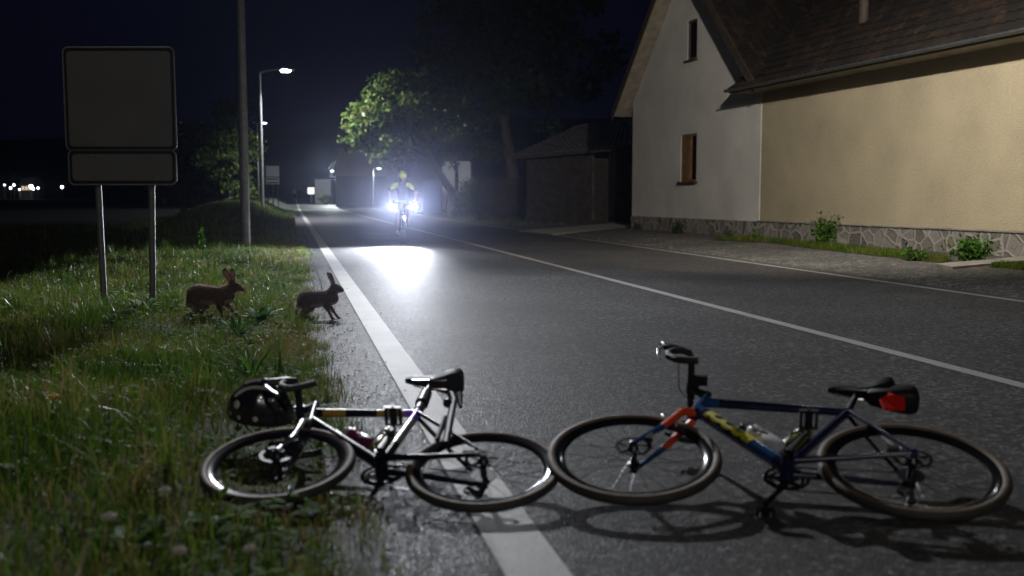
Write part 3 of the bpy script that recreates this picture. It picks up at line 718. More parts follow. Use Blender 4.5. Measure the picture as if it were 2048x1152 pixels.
# broad leaved weeds of the verge
def rosette(label, base, n, ln, wd, up=.6, material=M_weed, name='broadleaf_weed', cat='weed'):
    V = []; lv = []; ls = []; rn = []
    for i in range(n):
        a = 6.283*i/n+random.uniform(-.4, .4); l = ln*random.uniform(.65, 1.15); e = up*random.uniform(.5, 1.4); d = Vector((math.cos(a), math.sin(a), 0)); sd = Vector((-d.y, d.x, 0)); q = random.random(); o = len(V)
        for k in range(6):
            f_ = k/5; p = d*l*f_*math.cos(e*.6)+Vector((0, 0, l*(math.sin(e)*f_-.35*f_*f_)+.01)); ww = wd*math.sin(math.pi*min(.97, f_*.9+.08))*random.uniform(.85, 1.1)
            V += [p-sd*ww/2+Vector((0, 0, ww*.15)), p, p+sd*ww/2+Vector((0, 0, ww*.15))]; rn += [q]*3
        for k in range(5):
            for j in range(2):
                ls.append(len(lv)); lv += [o+k*3+j, o+k*3+j+1, o+k*3+4+j, o+k*3+3+j]
    m = rawmesh(name, np.array([tuple(v) for v in V]), np.array(lv, np.int32), np.array(ls, np.int32), np.array(rn), material)
    m.location = base; return tag(m, label, cat)
rosette('dock plant with broad dark leaves between the two hares', foot(520, 652), 28, .20, .06, 1.1)
rosette('bright leafy weed in front of the hare on the grass', foot(478, 690), 22, .24, .03, 1.3)
rosette('broadleaf weed at the foot of the right sign post', foot(290, 640), 9, .20, .09, .9)
rosette('small leafy weed at the asphalt edge near the road hare', foot(605, 600), 10, .12, .04, .8)
rosette('light green weed behind the black helmet', foot(620, 836), 9, .16, .06, .9)
rosette('low weed inside the front wheel of the left bicycle', foot(545, 925), 9, .12, .06, .8)
rosette('round leaved weed at the bottom edge of the verge', foot(270, 1110), 9, .14, .08, .8)
rosette('small weed on the dry grass below the left bicycle', foot(420, 1075), 8, .10, .06, .8)
rosette('pale leaved weed near the bottom left corner', foot(60, 985), 9, .15, .06, .9)
rosette('spiky grass tuft left of the black helmet', foot(500, 775), 16, .34, .016, 1.4)
rosette('long bladed tuft at the left sign post', foot(215, 650), 16, .30, .014, 1.3)
def tallweed(label, base, h):
    t = thing('tall_weed', label, 'weed', base); b = MB(); b.tube([(0, 0, 0), (.02, 0, h*.5), (.0, .01, h)], [.006, .005, .002], 5); b.build('stem', M_weed, t)
    C = [(random.gauss(0, .035*(1.25-k/60)), random.gauss(0, .035), h*(.25+.75*k/60)) for k in range(60)]; leafmesh('foliage', C, .06, M_weed, t, -.2); return t
tallweed('tall thin leafy weed stalk left of the near lamp post', foot(405, 535), .62)
def flower(label, base, h, r, material, name='wild_flower'):
    t = thing(name, label, 'flower', base); b = MB(); b.tube([(0, 0, 0), (.01, 0, h*.6), (.015, .01, h)], .0025, 5); b.build('stem', M_weed, t)
    b = MB()
    for k in range(14):
        a = 2.4*k; rr = r*math.sqrt(k/14); b.ball((.015+math.cos(a)*rr, .01+math.sin(a)*rr, h+r*.5*(1-rr/r)), (r*.35, r*.35, r*.45), 6)
    b.build('flower_head', material, t)
fl = lambda x, y, h: gp(x, y, h)-Vector((0, 0, h))
def fbase(x, y, h):
    p = gp(x, y, h+.05); p.z = zxy(p.x, p.y); return p
flower('yellow flower on the far left verge', fbase(100, 803, .16), .16, .022, M_flower_y)
flower('pale clover head below the front wheel of the left bicycle', fbase(318, 970, .16), .16, .018, M_flower_w)
flower('large pale clover head near the bottom left', fbase(205, 1027, .18), .18, .02, M_flower_w)
flower('pale clover head on dry grass below the left bicycle', fbase(487, 1072, .12), .12, .017, M_flower_w)
flower('greenish clover head at the bottom of the verge', fbase(346, 1086, .14), .14, .018, M_flower_w)
flower('small white flower left of the black helmet', fbase(212, 798, .2), .2, .009, M_flower_w)
flower('small white flower behind the walking hare', fbase(361, 545, .14), .14, .02, M_flower_w)
# ------------------------------------------------------------------ blank road sign
sgL, sgR = foot(200, 634), foot(308, 630)
sgn = thing('road_sign', 'large blank grey road sign on two galvanised posts in the grass', 'road sign', (sgL+sgR)/2)
def rl(o): o.matrix_parent_inverse = Matrix.Translation(-sgn.location); return o
D_ = (sgL.y+sgR.y)/2-.05
def rrect(x0, z0, x1, z1, r, y):
    o = []
    for cx, cz, a0 in ((x1-r, z0+r, -90), (x1-r, z1-r, 0), (x0+r, z1-r, 90), (x0+r, z0+r, 180)):
        for k in range(6): a = R_(a0+18*k); o.append(Vector((cx+r*math.cos(a), y, cz+r*math.sin(a))))
    return o
def panel(px, name):
    a = at(px[0], px[3], D_); c = at(px[2], px[1], D_); x0, z0, x1, z1 = a.x, a.z, c.x, c.z
    b = MB(); b.prism(rrect(x0+.036, z0+.036, x1-.036, z1-.036, .035, D_-.018), (0, .012, 0)); p = rl(b.build(name, M_signf, sgn))
    b = MB(); b.prism(rrect(x0+.004, z0+.004, x1-.004, z1-.004, .045, D_-.004), (0, .03, 0)); b.build('channel', M_signe, p)
    b = MB(); b.tube(rrect(x0, z0, x1, z1, .05, D_-.012), .007, 6, closed=True); b.build('rim', M_signr, p)
    for fx in (.25, .78):
        for z in ((z0+.065, z1-.065) if name == 'lower_panel' else (z0+.065,)):
            b = MB(); b.ball((x0+(x1-x0)*fx, D_-.02, z), (.007, .004, .007), 8); b.build('bolt', M_fascia, p)
panel((134, 95, 348, 301), 'upper_panel'); panel((140, 300.5, 352, 369), 'lower_panel')
for p, xx in ((sgL, 194), (sgR, 303)):
    tp = at(xx, 330, D_+.09); b = MB(); b.tube([(p.x, D_+.09, p.z-.2), (tp.x, D_+.09, tp.z), (tp.x, D_+.09, tp.z+1.1)], .030, 16); rl(b.build('post', M_galv, sgn))

# ------------------------------------------------------------------ street lamps
def spot(name, loc, aim, watts, angle, blend, col, parent, rad=.08):
    l = bpy.data.lights.new(name, 'SPOT'); l.energy = watts; l.spot_size = R_(angle); l.spot_blend = blend; l.color = col; l.shadow_soft_size = rad
    o = bpy.data.objects.new(name, l); COL.objects.link(o); o.parent = parent
    o.matrix_parent_inverse = Matrix.Translation(-parent.location); o.location = loc
    o.rotation_euler = (Vector(aim)-Vector(loc)).to_track_quat('-Z', 'Y').to_euler(); return o
COOL = (.93, .96, 1.0); WARM = (1.0, .93, .82)
def lamp(label, base, head, r0, r1, em, em_s, watts=0, aim=None, angle=150, blend=1, col=COOL, size=.26, group='street lamps along the road'):
    t = thing('street_lamp', label, 'street lamp', base, group); q = Matrix.Translation(-t.location); hz = head.z
    top = Vector((base.x, base.y, hz-.12)); d = Vector((head.x-base.x, head.y-base.y, 0)); dl = max(.01, d.length); dn = d/dl
    b = MB(); b.tube([base-Vector((0, 0, .3)), base.lerp(top, .33), base.lerp(top, .66), top], [r0, r0*.9+r1*.1, (r0+r1)/2, r1], 16)
    p = b.build('pole', M_pole, t); p.matrix_parent_inverse = q
    b = MB(); b.tube([top, top+dn*dl*.25+Vector((0, 0, .10)), top+dn*dl*.6+Vector((0, 0, .16)), Vector((head.x, head.y, hz+.05))], [r1, r1*.8, r1*.7, r1*.6], 8)
    p = b.build('arm', M_pole, t); p.matrix_parent_inverse = q
    if size > .2:
        b = MB(); rot = Matrix((dn, Vector((-dn.y, dn.x, 0)), Vector((0, 0, 1)))).transposed()
        prof = [(-.32, .05), (-.2, .09), (.15, .13), (.34, .12), (.4, .07)]
        vs = [head+rot @ Vector((x*size/.3, s_*y*size/.3, z)) for x, y in prof for s_, z in ((-1, .0), (-1, .05), (0, .09), (1, .05), (1, .0))]
        b.add(vs, [(i*5+k, i*5+k+1, (i+1)*5+k+1, (i+1)*5+k) for i in range(4) for k in range(4)]+[(i*5+4, i*5, (i+1)*5, (i+1)*5+4) for i in range(4)]+[(0, 1, 2, 3, 4), (20, 24, 23, 22, 21)])
        p = b.build('lamp_head', M_pole, t); p.matrix_parent_inverse = q
        b = MB(); b.ball(head+Vector((0, 0, -.01)), (size*.8, size*.55, size*.22), 14, rot=rot); p = b.build('lens', em, t); p.matrix_parent_inverse = q
    else:
        b = MB(); b.ball(head, size, 12); p = b.build('lens', em, t); p.matrix_parent_inverse = q
    if watts: spot('lamp_light', head-Vector((0, 0, .16)), aim, watts, angle, blend, col, t, .12)
    return t
E_lamp = emit('lit lamp lens', (.95, .98, 1.0), 60); E_cyan = emit('lit cyan white lens', (.62, 1.0, .93), 16); E_dim = emit('small lit lens', (.95, .97, 1), 14)
E_warm = emit('lit warm window', (1.0, .72, .38), .55)
b0 = foot(492, 501)
lamp('thick grey lamp post beside the bright grass, its head above the picture', b0, Vector((b0.x+1.5, b0.y-.3, 10.5)), .105, .07, E_lamp, 60,
     12000, (.6, 5.0, 0), 72, 1)
b1 = at(523, 300, 53); b1.z = zxy(b1.x, 53); h1 = at(571, 141, 53)
lamp('lit lamp on a curved arm beyond the near lamp post', b1, h1, .085, .05, E_lamp, 60, 7500, (h1.x+3.2, h1.y+2.5, 0), 160, .8, COOL, .34)
b2 = at(515, 300, 90); b2.z = zxy(b2.x, 90); h2 = at(529, 246, 90)
lamp('smaller lit lamp further along the left verge', b2, h2, .08, .05, E_cyan, 16, 9000, (h2.x+5, h2.y+6, 0), 150, .8, (.9, 1, .97), .24)
p3 = at(676, 395, 118); p3.z = zxy(p3.x, 118); h3 = at(664, 342, 118)
lamp('far lit lamp above the small white hut', p3, h3, .06, .04, E_cyan, 16, 5000, (h3.x-3, 112, 0), 150, .8, (.9, 1, .97), .22)
p4 = at(747, 395, 100); p4.z = zxy(p4.x, 100); h4 = at(758, 337, 100)
lamp('far lit lamp left of the cyclist helmet', p4, h4, .09, .06, E_cyan, 16, 900, (h4.x-1, 97, 0), 150, .8, (.9, 1, .97), .22)
# the lamp on the house side of the road stands just outside the picture and lights the cream wall
b5 = Vector((6.95, 12.6, 0)); h5 = Vector((4.3, 13.0, 6.6)); b5.z = zxy(b5.x, b5.y)
lamp('street lamp on the house side of the road, lighting the cream wall', b5, h5, .09, .06, E_lamp, 60, 4600, (6.2, 25.0, 1.0), 122, 1, WARM)
b6 = Vector((1.3, -11.0, 0)); b6.z = zxy(b6.x, b6.y); h6 = Vector((2.7, -10.7, 8.0))
lamp('street lamp of the left row behind the camera', b6, h6, .105, .07, E_lamp, 60, 1100, (0, 12, 0), 120, 1, WARM)

# village far off across the meadow
vil = [(9, 370, .16, E_dim), (21, 376, .22, E_dim), (28, 370, .2, E_dim), (39, 379, .15, E_dim), (62, 373, .34, E_lamp), (66, 377, .30, E_dim), (76, 376, .22, E_dim), (124, 374, .30, E_dim)]
vlab = ['faint lamp at the left edge of the picture', 'lamp low between the first village lights', 'lamp above the second village light', 'small low lamp left of the lit house front', 'brightest village lamp beside the lit house front', 'lamp just below the brightest village lamp', 'lamp right of the lit house front', 'single village lamp standing apart nearest the road sign']
for (x, y, rr, em), lab in zip(vil, vlab):
    h = at(x, y, 250); g = Vector((h.x, h.y, -.3))
    t = thing('village_lamp', lab+' across the dark meadow', 'street lamp', g, 'village lights across the meadow'); q = Matrix.Translation(-g)
    b = MB(); b.tube([g, h], .06, 6); o = b.build('pole', M_pole, t); o.matrix_parent_inverse = q
    b = MB(); b.ball(h, rr, 10); o = b.build('lens', em, t); o.matrix_parent_inverse = q
def block(name, label, cat, x0, y0, x1, y1, d, wallm, roofm, depth=6, rise=1.2, lit=None, base=None, ridge_x=True):
    a = at(x0, y1, d); c = at(x1, y0, d); zb = zxy((a.x+c.x)/2, d) if base is None else base
    g = Vector(((a.x+c.x)/2, d, zb)); t = thing(name, label, cat, g); q = Matrix.Translation(-g)
    b = MB(); w_ = c.x-a.x
    if ridge_x:
        b.box((g.x, d+depth/2, (zb+c.z)/2-.2), (w_, depth, c.z-zb+.4))
    else:
        b.prism([(a.x, d, zb-.4), (c.x, d, zb-.4), (c.x, d, c.z), (g.x, d, c.z+rise), (a.x, d, c.z)], (0, depth, 0))
    o = b.build('wall', wallm, t, angle=0); o.matrix_parent_inverse = q
    b = MB(); ovh = .3
    if ridge_x:
        b.prism([(a.x-ovh, d-ovh, c.z+.004), (a.x-ovh, d+depth+ovh, c.z+.004), (a.x-ovh, d+depth/2, c.z+rise)], (w_+2*ovh, 0, 0))
    else:
        for sg_ in (-1, 1):
            k = rise/(w_/2); xo = w_/2+ovh
            b.prism([(g.x, d-.25, c.z+rise+.02), (g.x+sg_*xo, d-.25, c.z-k*ovh+.02), (g.x+sg_*xo, d-.25, c.z-k*ovh+.2), (g.x, d-.25, c.z+rise+.2)], (0, depth+.5, 0))
    o = b.build('roof', roofm, t, angle=0); o.matrix_parent_inverse = q
    return t, q, a, c
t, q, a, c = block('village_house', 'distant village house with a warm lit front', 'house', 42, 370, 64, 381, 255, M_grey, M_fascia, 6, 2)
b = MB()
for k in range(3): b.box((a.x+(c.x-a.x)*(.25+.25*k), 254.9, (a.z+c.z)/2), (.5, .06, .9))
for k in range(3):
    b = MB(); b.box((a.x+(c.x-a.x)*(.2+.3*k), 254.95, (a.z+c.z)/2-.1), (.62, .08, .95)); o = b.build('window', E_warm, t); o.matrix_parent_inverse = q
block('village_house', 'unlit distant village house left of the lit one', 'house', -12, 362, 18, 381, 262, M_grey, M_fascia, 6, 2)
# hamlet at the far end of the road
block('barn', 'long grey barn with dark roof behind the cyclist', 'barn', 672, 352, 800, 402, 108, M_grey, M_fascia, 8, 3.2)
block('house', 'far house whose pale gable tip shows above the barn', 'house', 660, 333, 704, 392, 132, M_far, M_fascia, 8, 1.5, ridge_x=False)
block('hut', 'small white flat roofed hut under the far lamp', 'hut', 630, 358, 661, 391, 122, M_far, M_fascia, 3, .25)
t, q, a, c = block('annex', 'narrow white rendered building beside the blue container', 'building', 885, 322, 941, 398, 74, M_far, M_fascia, 4, .8)
b = MB(); wd_ = c.x-a.x; b.box((a.x+wd_*.50, 73.98, (a.z+c.z)/2+.2), (wd_*.12, .06, (c.z-a.z)*.75)); o = b.build('window', M_glass, t); o.matrix_parent_inverse = q
a = at(846, 398, 70); c = at(880, 362, 70); zb = zxy(a.x, 70)
t = thing('container', 'blue box shaped container left of the narrow white building', 'container', ((a.x+c.x)/2, 70, zb)); q = Matrix.Translation(-t.location)
b = MB(); b.box(((a.x+c.x)/2, 70.5, (zb+c.z)/2), (c.x-a.x, 1, c.z-zb)); 
for k in range(5): b.box((a.x+(c.x-a.x)*(k+.5)/5, 69.98, (zb+c.z)/2), (.05, .05, (c.z-zb)*.9))
o = b.build('body', M_bluebox, t); o.matrix_parent_inverse = q
b = MB(); b.box(((a.x+c.x)/2, 70.5, c.z+.04), (c.x-a.x+.1, 1.1, .07)); o = b.build('lid', M_bluebox, t); o.matrix_parent_inverse = q
tree('bush', 'small green bush before the white hut', Vector((at(651, 392, 119).x, 119, zxy(at(651, 392, 119).x, 119))), [((0, 0, .55), (.8, .6, .6))], 900, .14, M_leaf, .3, .03, nclump=20, cat='bush')
# white cabinet by the far road
a = at(616, 388, 125); c = at(628, 375, 125); g = Vector(((a.x+c.x)/2, 125, zxy(a.x, 125)))
t = thing('lit_cabinet', 'small white lit box standing left of the white hut', 'cabinet', g); q = Matrix.Translation(-g)
b = MB(); b.box((g.x, 125, (a.z+c.z)/2), (c.x-a.x, .3, c.z-a.z)); o = b.build('front', emit('lit white panel', (1, .97, .9), 1.2), t); o.matrix_parent_inverse = q
b = MB(); b.tube([(g.x, 125, g.z), (g.x, 125, a.z)], .12, 8); o = b.build('stand', M_conc, t); o.matrix_parent_inverse = q
# far road sign seen from the front
D2 = 76; t = thing('road_sign', 'small far pale road sign with two stripes by the bushy tree', 'road sign', (at(545, 395, D2).x, D2, zxy(at(545, 395, D2).x, D2))); q = Matrix.Translation(-t.location)
a = at(532, 353, D2); c = at(558, 332, D2); b = MB(); b.box(((a.x+c.x)/2, D2, (a.z+c.z)/2), (c.x-a.x, .04, c.z-a.z)); o = b.build('upper_panel', M_farsign, t); o.matrix_parent_inverse = q
a2 = at(532, 368, D2); c2 = at(558, 355, D2); b = MB(); b.box(((a2.x+c2.x)/2, D2, (a2.z+c2.z)/2), (c2.x-a2.x, .04, c2.z-a2.z)); o = b.build('lower_panel', M_farsign, t); o.matrix_parent_inverse = q
b = MB()
for z in (c2.z-.13, c2.z-.38): b.box(((a2.x+c2.x)/2, D2-.025, z), (c2.x-a2.x-.1, .012, .1))
b.build('stripe', M_signe, o)
for xx in (.12, .5, .88):
    X = a.x+(c.x-a.x)*xx; b = MB(); b.tube([(X, D2+.06, t.location.z-.2), (X, D2+.06, c.z-.1)], .04, 8); o = b.build('post', M_steel, t); o.matrix_parent_inverse = q
# wooded hill closing the valley
b = MB(); vs = []; nx = 90
for k in range(5):
    for i in range(nx):
        x = -700+1400*i/(nx-1); env = 46+8*math.sin(x*.006+1)+4*mnoise.noise(Vector((x*.03, 0, 1)))+1.6*mnoise.noise(Vector((x*.2, 0, 4)))
        f_ = (0, .45, .85, 1, .8)[k]; vs.append((x, 420+70*k, -3+env*f_))
b.add(vs, [(k*nx+i, k*nx+i+1, (k+1)*nx+i+1, (k+1)*nx+i) for k in range(4) for i in range(nx-1)])
tag(b.build('hill', M_hill, angle=180), kind='structure')

# ------------------------------------------------------------------ bicycles (x forward, y to the rider's left, z up)
TY = (.304, .332)
def lying(rc, fc, R, T, lift):       # matrix of a bicycle fallen on its right side
    z = lift+R*math.sin(R_(T)); r_ = gp(*rc, z); f = gp(*fc, z); L_ = (f-r_).length; xd = (f-r_)/L_
    far = Vector((-xd.y, xd.x, 0)); far = far if far.y > 0 else -far
    zd = far*math.cos(R_(T))+Vector((0, 0, math.sin(R_(T)))); return frame(r_-zd*R, xd, zd), L_
def wheel(root, c, R, tr, rear, mt, spokes=24, disc=True, rimm=None):
    y0 = 0; cx, cz = c; rimm = rimm or M_rim; e = []
    rr = R-tr*1.55
    b = MB(); b.ring((0, 0, 0), [(rr, .012), (rr+.004, .0135), (rr-.004, .0135), (rr-.030, .008), (rr-.040, .0), (rr-.030, -.008), (rr-.004, -.0135), (rr+.004, -.0135), (rr, -.012)], 72)
    w_ = b.build('wheel', rimm, root, 50); w_.location = (cx, 0, cz)
    b = MB(); n = 14; b.ring((0, 0, 0), [(R-tr+tr*math.cos(2*math.pi*k/n), tr*1.02*math.sin(2*math.pi*k/n)) for k in range(n)], 84); b.build('tyre', mt, w_, 80)
    b = MB()
    for k in range(spokes):
        a = 2*math.pi*k/spokes; a2 = a+(.5 if k % 4 < 2 else -.5); s_ = .028 if k % 2 else -.028
        b.tube([(.02*math.cos(a2), s_, .02*math.sin(a2)), ((rr-.036)*math.cos(a), 0, (rr-.036)*math.sin(a))], .0011, 4, caps=False)
    b.build('spokes', M_black, w_, 0).name = 'spoke_set'
    b = MB(); b.lathe([(.006, -.066), (.012, -.064), (.012, -.05), (.024, -.036), (.024, -.030), (.013, -.026), (.013, .026), (.024, .030), (.024, .036), (.012, .05), (.014, .064), (.006, .068), (0, .068)], (0, 0, 0), (0, 1, 0), 18)
    if disc:
        b.ring((0, .043, 0), [(.07, .0), (.07, .002), (.056, .002), (.056, .0)], 40)
        for k in range(5): a = k*1.2566; b.tube([(.02*math.cos(a), .043, .02*math.sin(a)), (.058*math.cos(a+.4), .043, .058*math.sin(a+.4))], .004, 5)
    b.build('hub', M_steel, w_, 40)
    if rear:
        b = MB()
        for i in range(8): b.lathe([(.012, 0), (.050-.0034*i, 0), (.050-.0034*i, -.0018), (.012, -.0018)], (0, -.024-.0038*i, 0), (0, 1, 0), 30)
        b.build('cassette', M_steel, w_, 30)
    return w_
def crankset(root, bb, ringr, ang):
    u, v = bb; b = MB()
    b.ring((u, -.047, v), [(ringr, .0), (ringr+.002, .0015), (ringr, .003), (ringr-.012, .003), (ringr-.012, 0)], 48)
    b.ring((u, -.053, v), [(ringr*.78, .0), (ringr*.78, .003), (ringr*.64, .003), (ringr*.64, 0)], 40)
    for k in range(5): a = ang+k*1.2566; b.tube([(u+.015*math.cos(a), -.054, v+.015*math.sin(a)), (u+(ringr-.006)*math.cos(a), -.048, v+(ringr-.006)*math.sin(a))], [.011, .006], 6)
    b.lathe([(.0, -.062), (.021, -.062), (.021, .062), (0, .062)], (u, 0, v), (0, 1, 0), 18)
    cr = b.build('chainset', M_steel, root, 35)
    for s_, a in ((-1, ang), (1, ang+math.pi)):
        e = Vector((u+.168*math.cos(a), s_*.072, v+.168*math.sin(a)))
        b = MB(); b.tube([(u, s_*.064, v), Vector((u, s_*.066, v)).lerp(e, .5), e], [.017, .012, .012], 8, flat=.6); arm = b.build('crank_arm', M_black, root)
        b = MB(); o = e+Vector((0, s_*.055, 0)); b.tube([e, e+Vector((0, s_*.10, 0))], .006, 8)
        for dx in (-.028, .028): b.box(o+Vector((dx, 0, 0)), (.012, .072, .018))
        for dy in (-.034, .034): b.box(o+Vector((0, dy, 0)), (.068, .010, .016))
        b.box(o, (.03, .06, .012)); b.build('pedal', M_black, root)
def saddle(root, c, nose, w_=.07, L_=.27, tilt=0):
    c = Vector(c); vs = []; fs = []; n = 11; prof = [(0, .012), (.1, .019), (.3, .022), (.5, .030), (.66, .048), (.82, .066), (.95, .064), (1, .045)]
    rings = []
    for f_, hw in prof:
        x = nose-L_*f_; hw = hw*w_/.07; zz = c.z+.012*math.cos(f_*5)+tilt*(f_-.5); thk = .022+.018*f_
        ring = []
        for k in range(n):
            th = math.pi*k/(n-1); ring.append((x, hw*math.cos(th), zz+thk*.55*math.sin(th)))
        ring += [(x+.0, -hw*.85, zz-thk), (x, hw*.85, zz-thk)]; rings.append(ring)
    m = n+2
    for r_ in rings: vs += r_
    for i in range(len(rings)-1):
        for k in range(m): l = (k+1) % m; fs.append((i*m+k, i*m+l, (i+1)*m+l, (i+1)*m+k))
    fs += [tuple(range(m)), tuple((len(rings)-1)*m+k for k in range(m-1, -1, -1))]
    b = MB(); b.add(vs, fs); sd = b.build('saddle', M_saddle, root, 60)
    for s_ in (-1, 1):
        b = MB(); b.tube([(nose-.03, s_*.010, c.z-.02), (nose-.09, s_*.021, c.z-.045), (nose-.19, s_*.022, c.z-.045), (nose-.235, s_*.035, c.z-.028)], .0038, 6); b.build('rail', M_silver, sd)
    return sd
def dropbar(root, clamp, hw, reach=.085, drop=.125, pitch=0.0, steer=0.0):
    C = Vector(clamp); rot = Matrix.Rotation(-pitch, 3, 'Y')
    def P(x, y, z): return C+Matrix.Rotation(steer, 3, 'Z') @ (rot @ Vector((x, y, z)))
    pts = lambda s_: [P(0, s_*.03, 0), P(0, s_*hw*.8, 0), P(.012, s_*hw*.96, 0), P(.045, s_*hw, .0), P(reach-.01, s_*hw, -.012), P(reach+.008, s_*hw*1.01, -.045), P(reach, s_*hw*1.03, -.085), P(reach-.035, s_*hw*1.05, -drop+.008), P(reach-.075, s_*hw*1.06, -drop), P(-.045, s_*hw*1.07, -drop+.004)]
    b = MB()
    for s_ in (-1, 1): b.tube(pts(s_), .0155, 10)
    b.tube([P(0, -.05, 0), P(0, .05, 0)], .0165, 12)
    hb = b.build('handlebar', M_tape, root)
    for s_ in (-1, 1):
        b = MB(); b.tube([P(.03, s_*hw, .008), P(.075, s_*hw, .016), P(.115, s_*hw, .028), P(.128, s_*hw, .055), P(.126, s_*hw, .068)], [.015, .019, .018, .016, .009], 10, flat=.85)
        h = b.build('brake_hood', M_black, hb)
        b = MB(); b.tube([P(.125, s_*hw, .03), P(.140, s_*hw, -.01), P(.132, s_*hw, -.06), P(.118, s_*hw*.98, -.105)], [.009, .008, .007, .005], 8, flat=.6); b.build('brake_lever', M_silver if s_ > 0 else M_steel, hb)
    return hb
def lathe_bottle(label, root, p0, p1, y, r, m_body, m_cap, h=.19):
    p0 = Vector((p0[0], y, p0[1])); p1 = Vector((p1[0], y, p1[1])); d = (p1-p0).normalized(); M = frame(root.matrix_world @ p0, root.matrix_world.to_3x3() @ d, root.matrix_world.to_3x3() @ Vector((0, 1, 0)))
    t = thing('water_bottle', label, 'bottle', mat=M)
    b = MB(); b.lathe([(0, 0), (r*.92, 0), (r, .008), (r, h*.55), (r*.86, h*.62), (r*.86, h*.68), (r, h*.74), (r, h*.86), (r*.72, h*.95), (r*.6, h*.97), (0, h*.97)], (0, 0, 0), (1, 0, 0), 24); b.build('body', m_body, t)
    b = MB(); b.lathe([(0, 0), (r*.8, 0), (r*.8, .018), (r*.45, .026), (r*.32, .03), (r*.32, .046), (r*.4, .048), (r*.36, .056), (0, .057)], (h*.93, 0, 0), (1, 0, 0), 20); b.build('cap', m_cap, t); return t
def cage(root, p0, p1, r, off, mt):
    p0 = Vector((p0[0], 0, p0[1])); p1 = Vector((p1[0], 0, p1[1])); d = (p1-p0).normalized(); n = Vector((0, 1, 0)).cross(d); n = n if off > 0 else -n
    b = MB()
    for s_ in (-1, 1):
        b.tube([p0+n*(-r), p0+Vector((0, s_*r*1.05, 0))+d*.01, p0+n*r*.6+Vector((0, s_*r*.9, 0))+d*.06, p0+Vector((0, s_*r*1.08, 0))+d*.10, p0-n*r+Vector((0, s_*.012, 0))+d*.12], .0035, 6)
    b.tube([p0-n*r, p0-n*r+d*.12], .006, 6); b.box(p0-d*.004, (.012, r*1.6, .012)); b.build('bottle_cage', mt, root)
v3 = lambda p, y=0.0: Vector((p[0], y, p[1]))
def bike(name, label, M, g):
    root = thing(name, label, 'bicycle', mat=M); R = g['R']; wb = g['wb']; ra = (0, R); fa = (wb, R)
    tt, tb_, st_, bb = g['ht'], g['hb'], g['sc'], g['bb']; mm = g['mats']
    b = MB()
    H0, H1, SC, BB = v3(tt), v3(tb_), v3(st_), v3(bb); q = H0.lerp(H1, .18); qd = H0.lerp(H1, .72)
    b.tube([H0+(H0-H1).normalized()*.012, H0.lerp(H1, .5), H1], [.021, .024, .026], 16, 1)
    def seg(a, c, r0, r1, cuts, flat=1.0):       # tube with bands of paint: cuts = [(fraction, material)]
        prev = 0
        for fr, mi in cuts:
            pa, pc = a.lerp(c, prev), a.lerp(c, fr); b.tube([pa, pc], [r0+(r1-r0)*prev, r0+(r1-r0)*fr], 16, mi, caps=(fr >= 1 or prev == 0), flat=flat); prev = fr
    seg(q, SC, g['rt'], g['rt']*.8, g['tt_cuts']); seg(qd, BB, g['rd'], g['rd'], g['dt_cuts'])
    seg(SC+(SC-BB).normalized()*.02, BB, g['rs'], g['rs']*1.1, g['st_cuts'])
    b.lathe([(0, -.044), (.026, -.044), (.026, .044), (0, .044)], BB, (0, 1, 0), 18, 0)
    for s_ in (-1, 1):
        b.tube([BB+Vector((-.02, s_*.03, 0)), v3((bb[0]*.55, bb[1]*.55+R*.45), s_*.042), v3((.01, R-.004), s_*.066)], [.015, .012, .009], 10, g['cs'])
        b.tube([SC+Vector((-.01, s_*.014, -.02)), v3((st_[0]*.55, st_[1]*.55+R*.45), s_*.04), v3((.0, R+.012), s_*.066)], [.010, .009, .008], 10, g['ss'])
        b.box(v3((.004, R+.002), s_*.066), (.04, .008, .045), None, g['cs'])
    fr_ = b.build('frame', mm, root, 40)
    cr = H1+(H1-H0).normalized()*.03
    b = MB(); b.lathe([(.027, -.012), (.030, 0), (.022, .02), (0, .02)], H1, (H1-H0), 16, 0)
    for s_ in (-1, 1):
        A = cr+Vector((0, s_*.02, .005)); D = v3(fa, s_*.060); pts = [A, A.lerp(D, .12)+Vector((.012, s_*.020, 0)), A.lerp(D, .55)+Vector((-.006, s_*.008, 0)), D]
        for k, (mi, r0, r1) in enumerate(g['fork']): b.tube([pts[k], pts[k+1]], [r0, r1], 12, mi, flat=.75)
        b.box(D, (.03, .008, .03), None, 0)
    b.build('fork', mm, root, 40)
    w1 = wheel(root, ra, R, g['tr'], True, g['tyre']); w2 = wheel(root, fa, R, g['tr'], False, g['tyre'])
    crankset(root, bb, g['ring'], g['ang'])
    b = MB(); rr = g['ring']
    up = [v3((bb[0], bb[1]+rr), -.046), v3((0, R+.035), -.036)]; lo = [v3((bb[0], bb[1]-rr), -.046), v3((.03, R-.15), -.036)]
    b.tube(up, .0045, 6, flat=.6); b.tube(lo, .0045, 6, flat=.6)
    b.tube([v3((bb[0]+rr*math.sin(a), bb[1]+rr*math.cos(a)), -.046) for a in [math.pi*k/10 for k in range(11)]], .0045, 6, flat=.6)
    b.tube([v3((.03, R-.15), -.036), v3((.045, R-.09), -.036), v3((.0, R-.04), -.036)], .0045, 6, flat=.6); b.build('chain', M_steel, root)
    b = MB(); b.tube([v3((0, R-.012), -.07), v3((.012, R-.06), -.072), v3((.035, R-.088), -.05)], [.012, .016, .012], 8)
    for c_ in ((.045, R-.09), (.03, R-.15)): b.lathe([(.004, -.006), (.021, -.006), (.021, .006), (.004, .006)], v3(c_, -.04), (0, 1, 0), 14)
    b.tube([v3((.045, R-.09), -.05), v3((.03, R-.15), -.05)], .009, 6, flat=.5); b.build('rear_derailleur', M_black, root)
